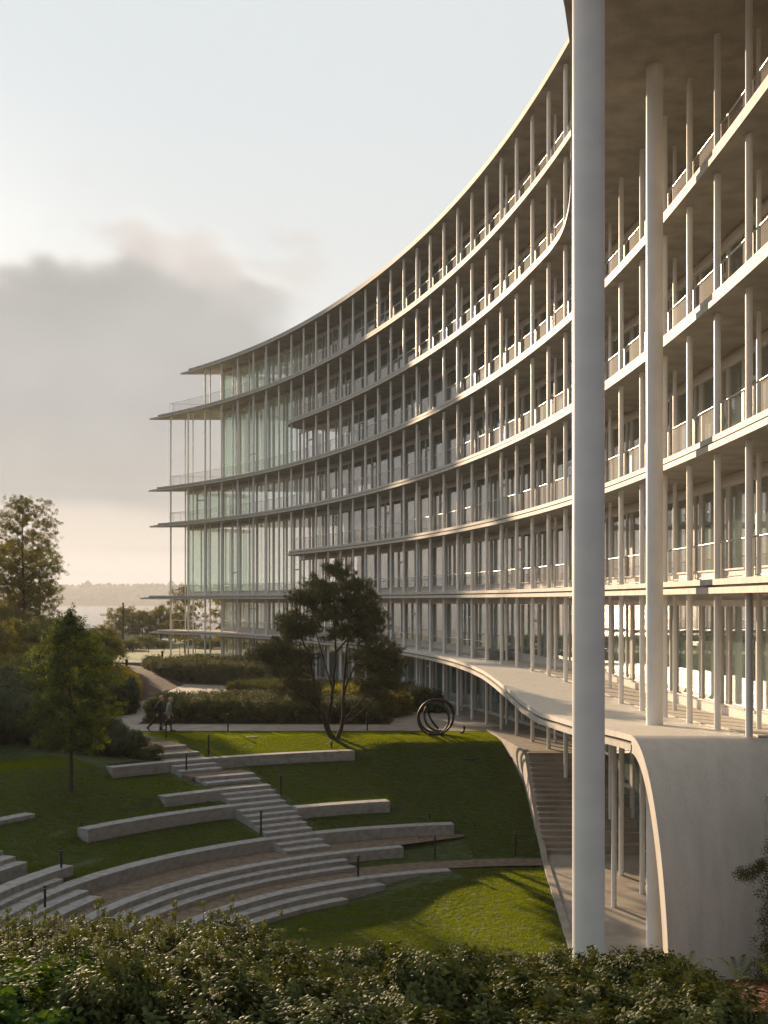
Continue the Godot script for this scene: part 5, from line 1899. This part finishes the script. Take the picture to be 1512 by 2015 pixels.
func build_distance() -> void:
	build_car("white van parked by the lake, leftmost of the vehicles", -50.0, 205.0, true, M.car_white, 0.25)
	build_car("silver car parked by the lake between the white vans", -45.6, 203.0, false, M.car_silver, 0.2)
	build_car("white van parked right behind the lamp pole by the lake", -41.6, 202.0, true, M.car_white, 0.15)
	build_car("white car parked right of the white van behind the pole", -37.2, 200.0, false, M.car_white, 0.1)
	build_car("silver van parked by the lake, nearest the building's corner", -32.6, 199.0, true, M.car_silver, 0.1)
	build_car("white car parked by the lake behind the corner columns", -28.0, 198.0, false, M.car_white, 0.05)
	# low boathouse roof at the shore
	var st := st_new()
	abox(st, Vector3(-6, 0, -3), Vector3(6, 1.7, 3))
	var rf := st_new()
	abox(rf, Vector3(-6.4, 1.72, -3.4), Vector3(6.4, 1.95, 3.4))
	var bh := thing("boat_shed", "low flat pale shed at the lake shore left of the pole", "shed", P(-47.5, -6.7, 212.0))
	put("wall", fin(st), M.car_silver, bh)
	put("roof", fin(rf), M.car_white, bh)
	# lamp pole, mast, fence, low walls
	var ps := st_new()
	lathe(ps, [[0.0, 0.0], [0.10, 0.0], [0.085, 3.0], [0.075, 6.2], [0.0, 6.2]], 10)
	var pole := thing("lamp_pole", "tall dark pole at the end of the path, standing against the lake", "pole", P(-28.4, -6.6, 130.0))
	put("shaft", fin(ps), M.bark_grey, pole)
	var cap := st_new()
	lathe(cap, [[0.0, 6.2], [0.11, 6.2], [0.11, 6.42], [0.0, 6.45]], 10)
	put("cap", fin(cap), M.black_metal, pole)
	var ms := st_new()
	lathe(ms, [[0.0, 0.0], [0.08, 0.0], [0.04, 5.6], [0.0, 5.6]], 8)
	abox(ms, Vector3(-0.35, 5.5, -0.05), Vector3(0.35, 5.62, 0.05))
	var mast := thing("street_lamp", "thin pale lamp mast by the water, left of the dark pole", "lamp", P(-47.2, -6.8, 207.0))
	put("mast", fin(ms), M.rail_metal, mast)
	var fence := thing("mesh_fence", "low wire fence with thin posts across the far lawn", "fence", P(0, -6.6, 152.0))
	for i in 31:
		var pst := st_new()
		var x := -56.0 + i * 2.0
		abox(pst, Vector3(x - 0.03, 0, -0.03), Vector3(x + 0.03, 1.35, 0.03))
		put("post", fin(pst), M.bark_grey, fence)
	for y in [0.15, 0.55, 0.95, 1.3]:
		var w := st_new()
		abox(w, Vector3(-56, y - 0.012, 0.032), Vector3(4, y + 0.012, 0.05))
		put("wire", fin(w), M.bark_grey, fence)
	var wl := thing("low_wall", "low concrete retaining wall at the end of the path", "wall", P(-31.0, -6.6, 117.0))
	for i in 4:
		var b := st_new()
		abox(b, Vector3(i * 2.5 + 0.01, 0, -0.2), Vector3(i * 2.5 + 2.49, 0.62, 0.2))
		put("wall_block", fin(b), M.bench_concrete, wl)
	var lawn := func(_x: float, _d: float) -> float: return -6.05
	struct("far_lawn", grid_mesh(seq(-34, -14, 2), seq(117.1, 138, 3), lawn), M.lawn_far)
	var lw := thing("low_wall", "short low concrete wall with a bench seat beside the far hedge", "wall", P(-8.4, -6.55, 90.6))
	var b2 := st_new()
	abox(b2, Vector3(0, 0, -0.2), Vector3(5.2, 0.5, 0.2))
	put("wall_block", fin(b2), M.bench_concrete, lw)
	# concrete wall stub behind the climbing plant
	var cs := st_new()
	var ring := []
	for x in [8.17, 10.5]:
		ring.append(PackedVector3Array([P(x, -4.86, 25.3), P(x, -4.14, 25.15), P(x, -4.12, 25.6), P(x, -4.86, 25.6)]))
	loft(cs, ring)
	var wsb := thing("wall_stub", "weathered concrete beam end at the right picture edge, above the climbing plant", "wall")
	put("beam", fin(cs), M.bench_concrete, wsb)
	var pst2 := st_new()
	abox(pst2, P(8.33, -8.6, 25.4), P(10.4, -4.864, 25.58))
	put("dark_post", fin(pst2), M.bark_brown, wsb)

# ------------------------------------------------------------------ scene
func _ready() -> void:
	var cam := Camera3D.new()
	cam.name = "camera"
	cam.projection = Camera3D.PROJECTION_FRUSTUM
	cam.keep_aspect = Camera3D.KEEP_HEIGHT
	cam.near = 0.1
	cam.far = 6000.0
	cam.size = 0.1 * 2015.0 / 2350.0
	cam.frustum_offset = Vector2(0, 0.1 * 175.5 / 2350.0)   # rising front: verticals stay vertical
	cam.position = P(0, 0, 0)
	add_child(cam)
	cam.current = true

	var env := Environment.new()
	env.background_mode = Environment.BG_SKY
	var sky := Sky.new()
	var pano := PanoramaSkyMaterial.new()
	pano.panorama = ImageTexture.create_from_image(sky_image())
	sky.sky_material = pano
	env.sky = sky
	env.tonemap_mode = Environment.TONE_MAPPER_LINEAR
	env.tonemap_exposure = 2.4
	env.sdfgi_enabled = true
	env.ssao_enabled = true
	env.ssil_enabled = true
	env.volumetric_fog_enabled = true   # thin morning haze that scatters the low sun forward
	env.volumetric_fog_density = 0.00015
	env.volumetric_fog_albedo = Color(0.93, 0.94, 0.97)
	env.volumetric_fog_anisotropy = 0.3
	env.volumetric_fog_length = 1024.0
	var we := WorldEnvironment.new()
	we.name = "environment"
	we.environment = env
	add_child(we)

	var sun := DirectionalLight3D.new()
	sun.name = "sun"
	sun.light_energy = 1.15
	sun.light_color = Color(1.0, 0.87, 0.71)
	sun.light_angular_distance = 0.6
	sun.shadow_enabled = true
	add_child(sun)
	sun.look_at_from_position(Vector3.ZERO, -dir_of(SUN_AZ, SUN_EL))

	make_materials()
	mottled("lawn_far", Color(0.33, 0.40, 0.15), 0.95, 0.85, 1.15, 0.02, 8.0, 0.3, 0.8)
	build_curve()
	build_ground()
	build_building()
	build_garden()
	build_lamps()
	build_sculpture()
	build_people()
	build_distance()
	build_plants()
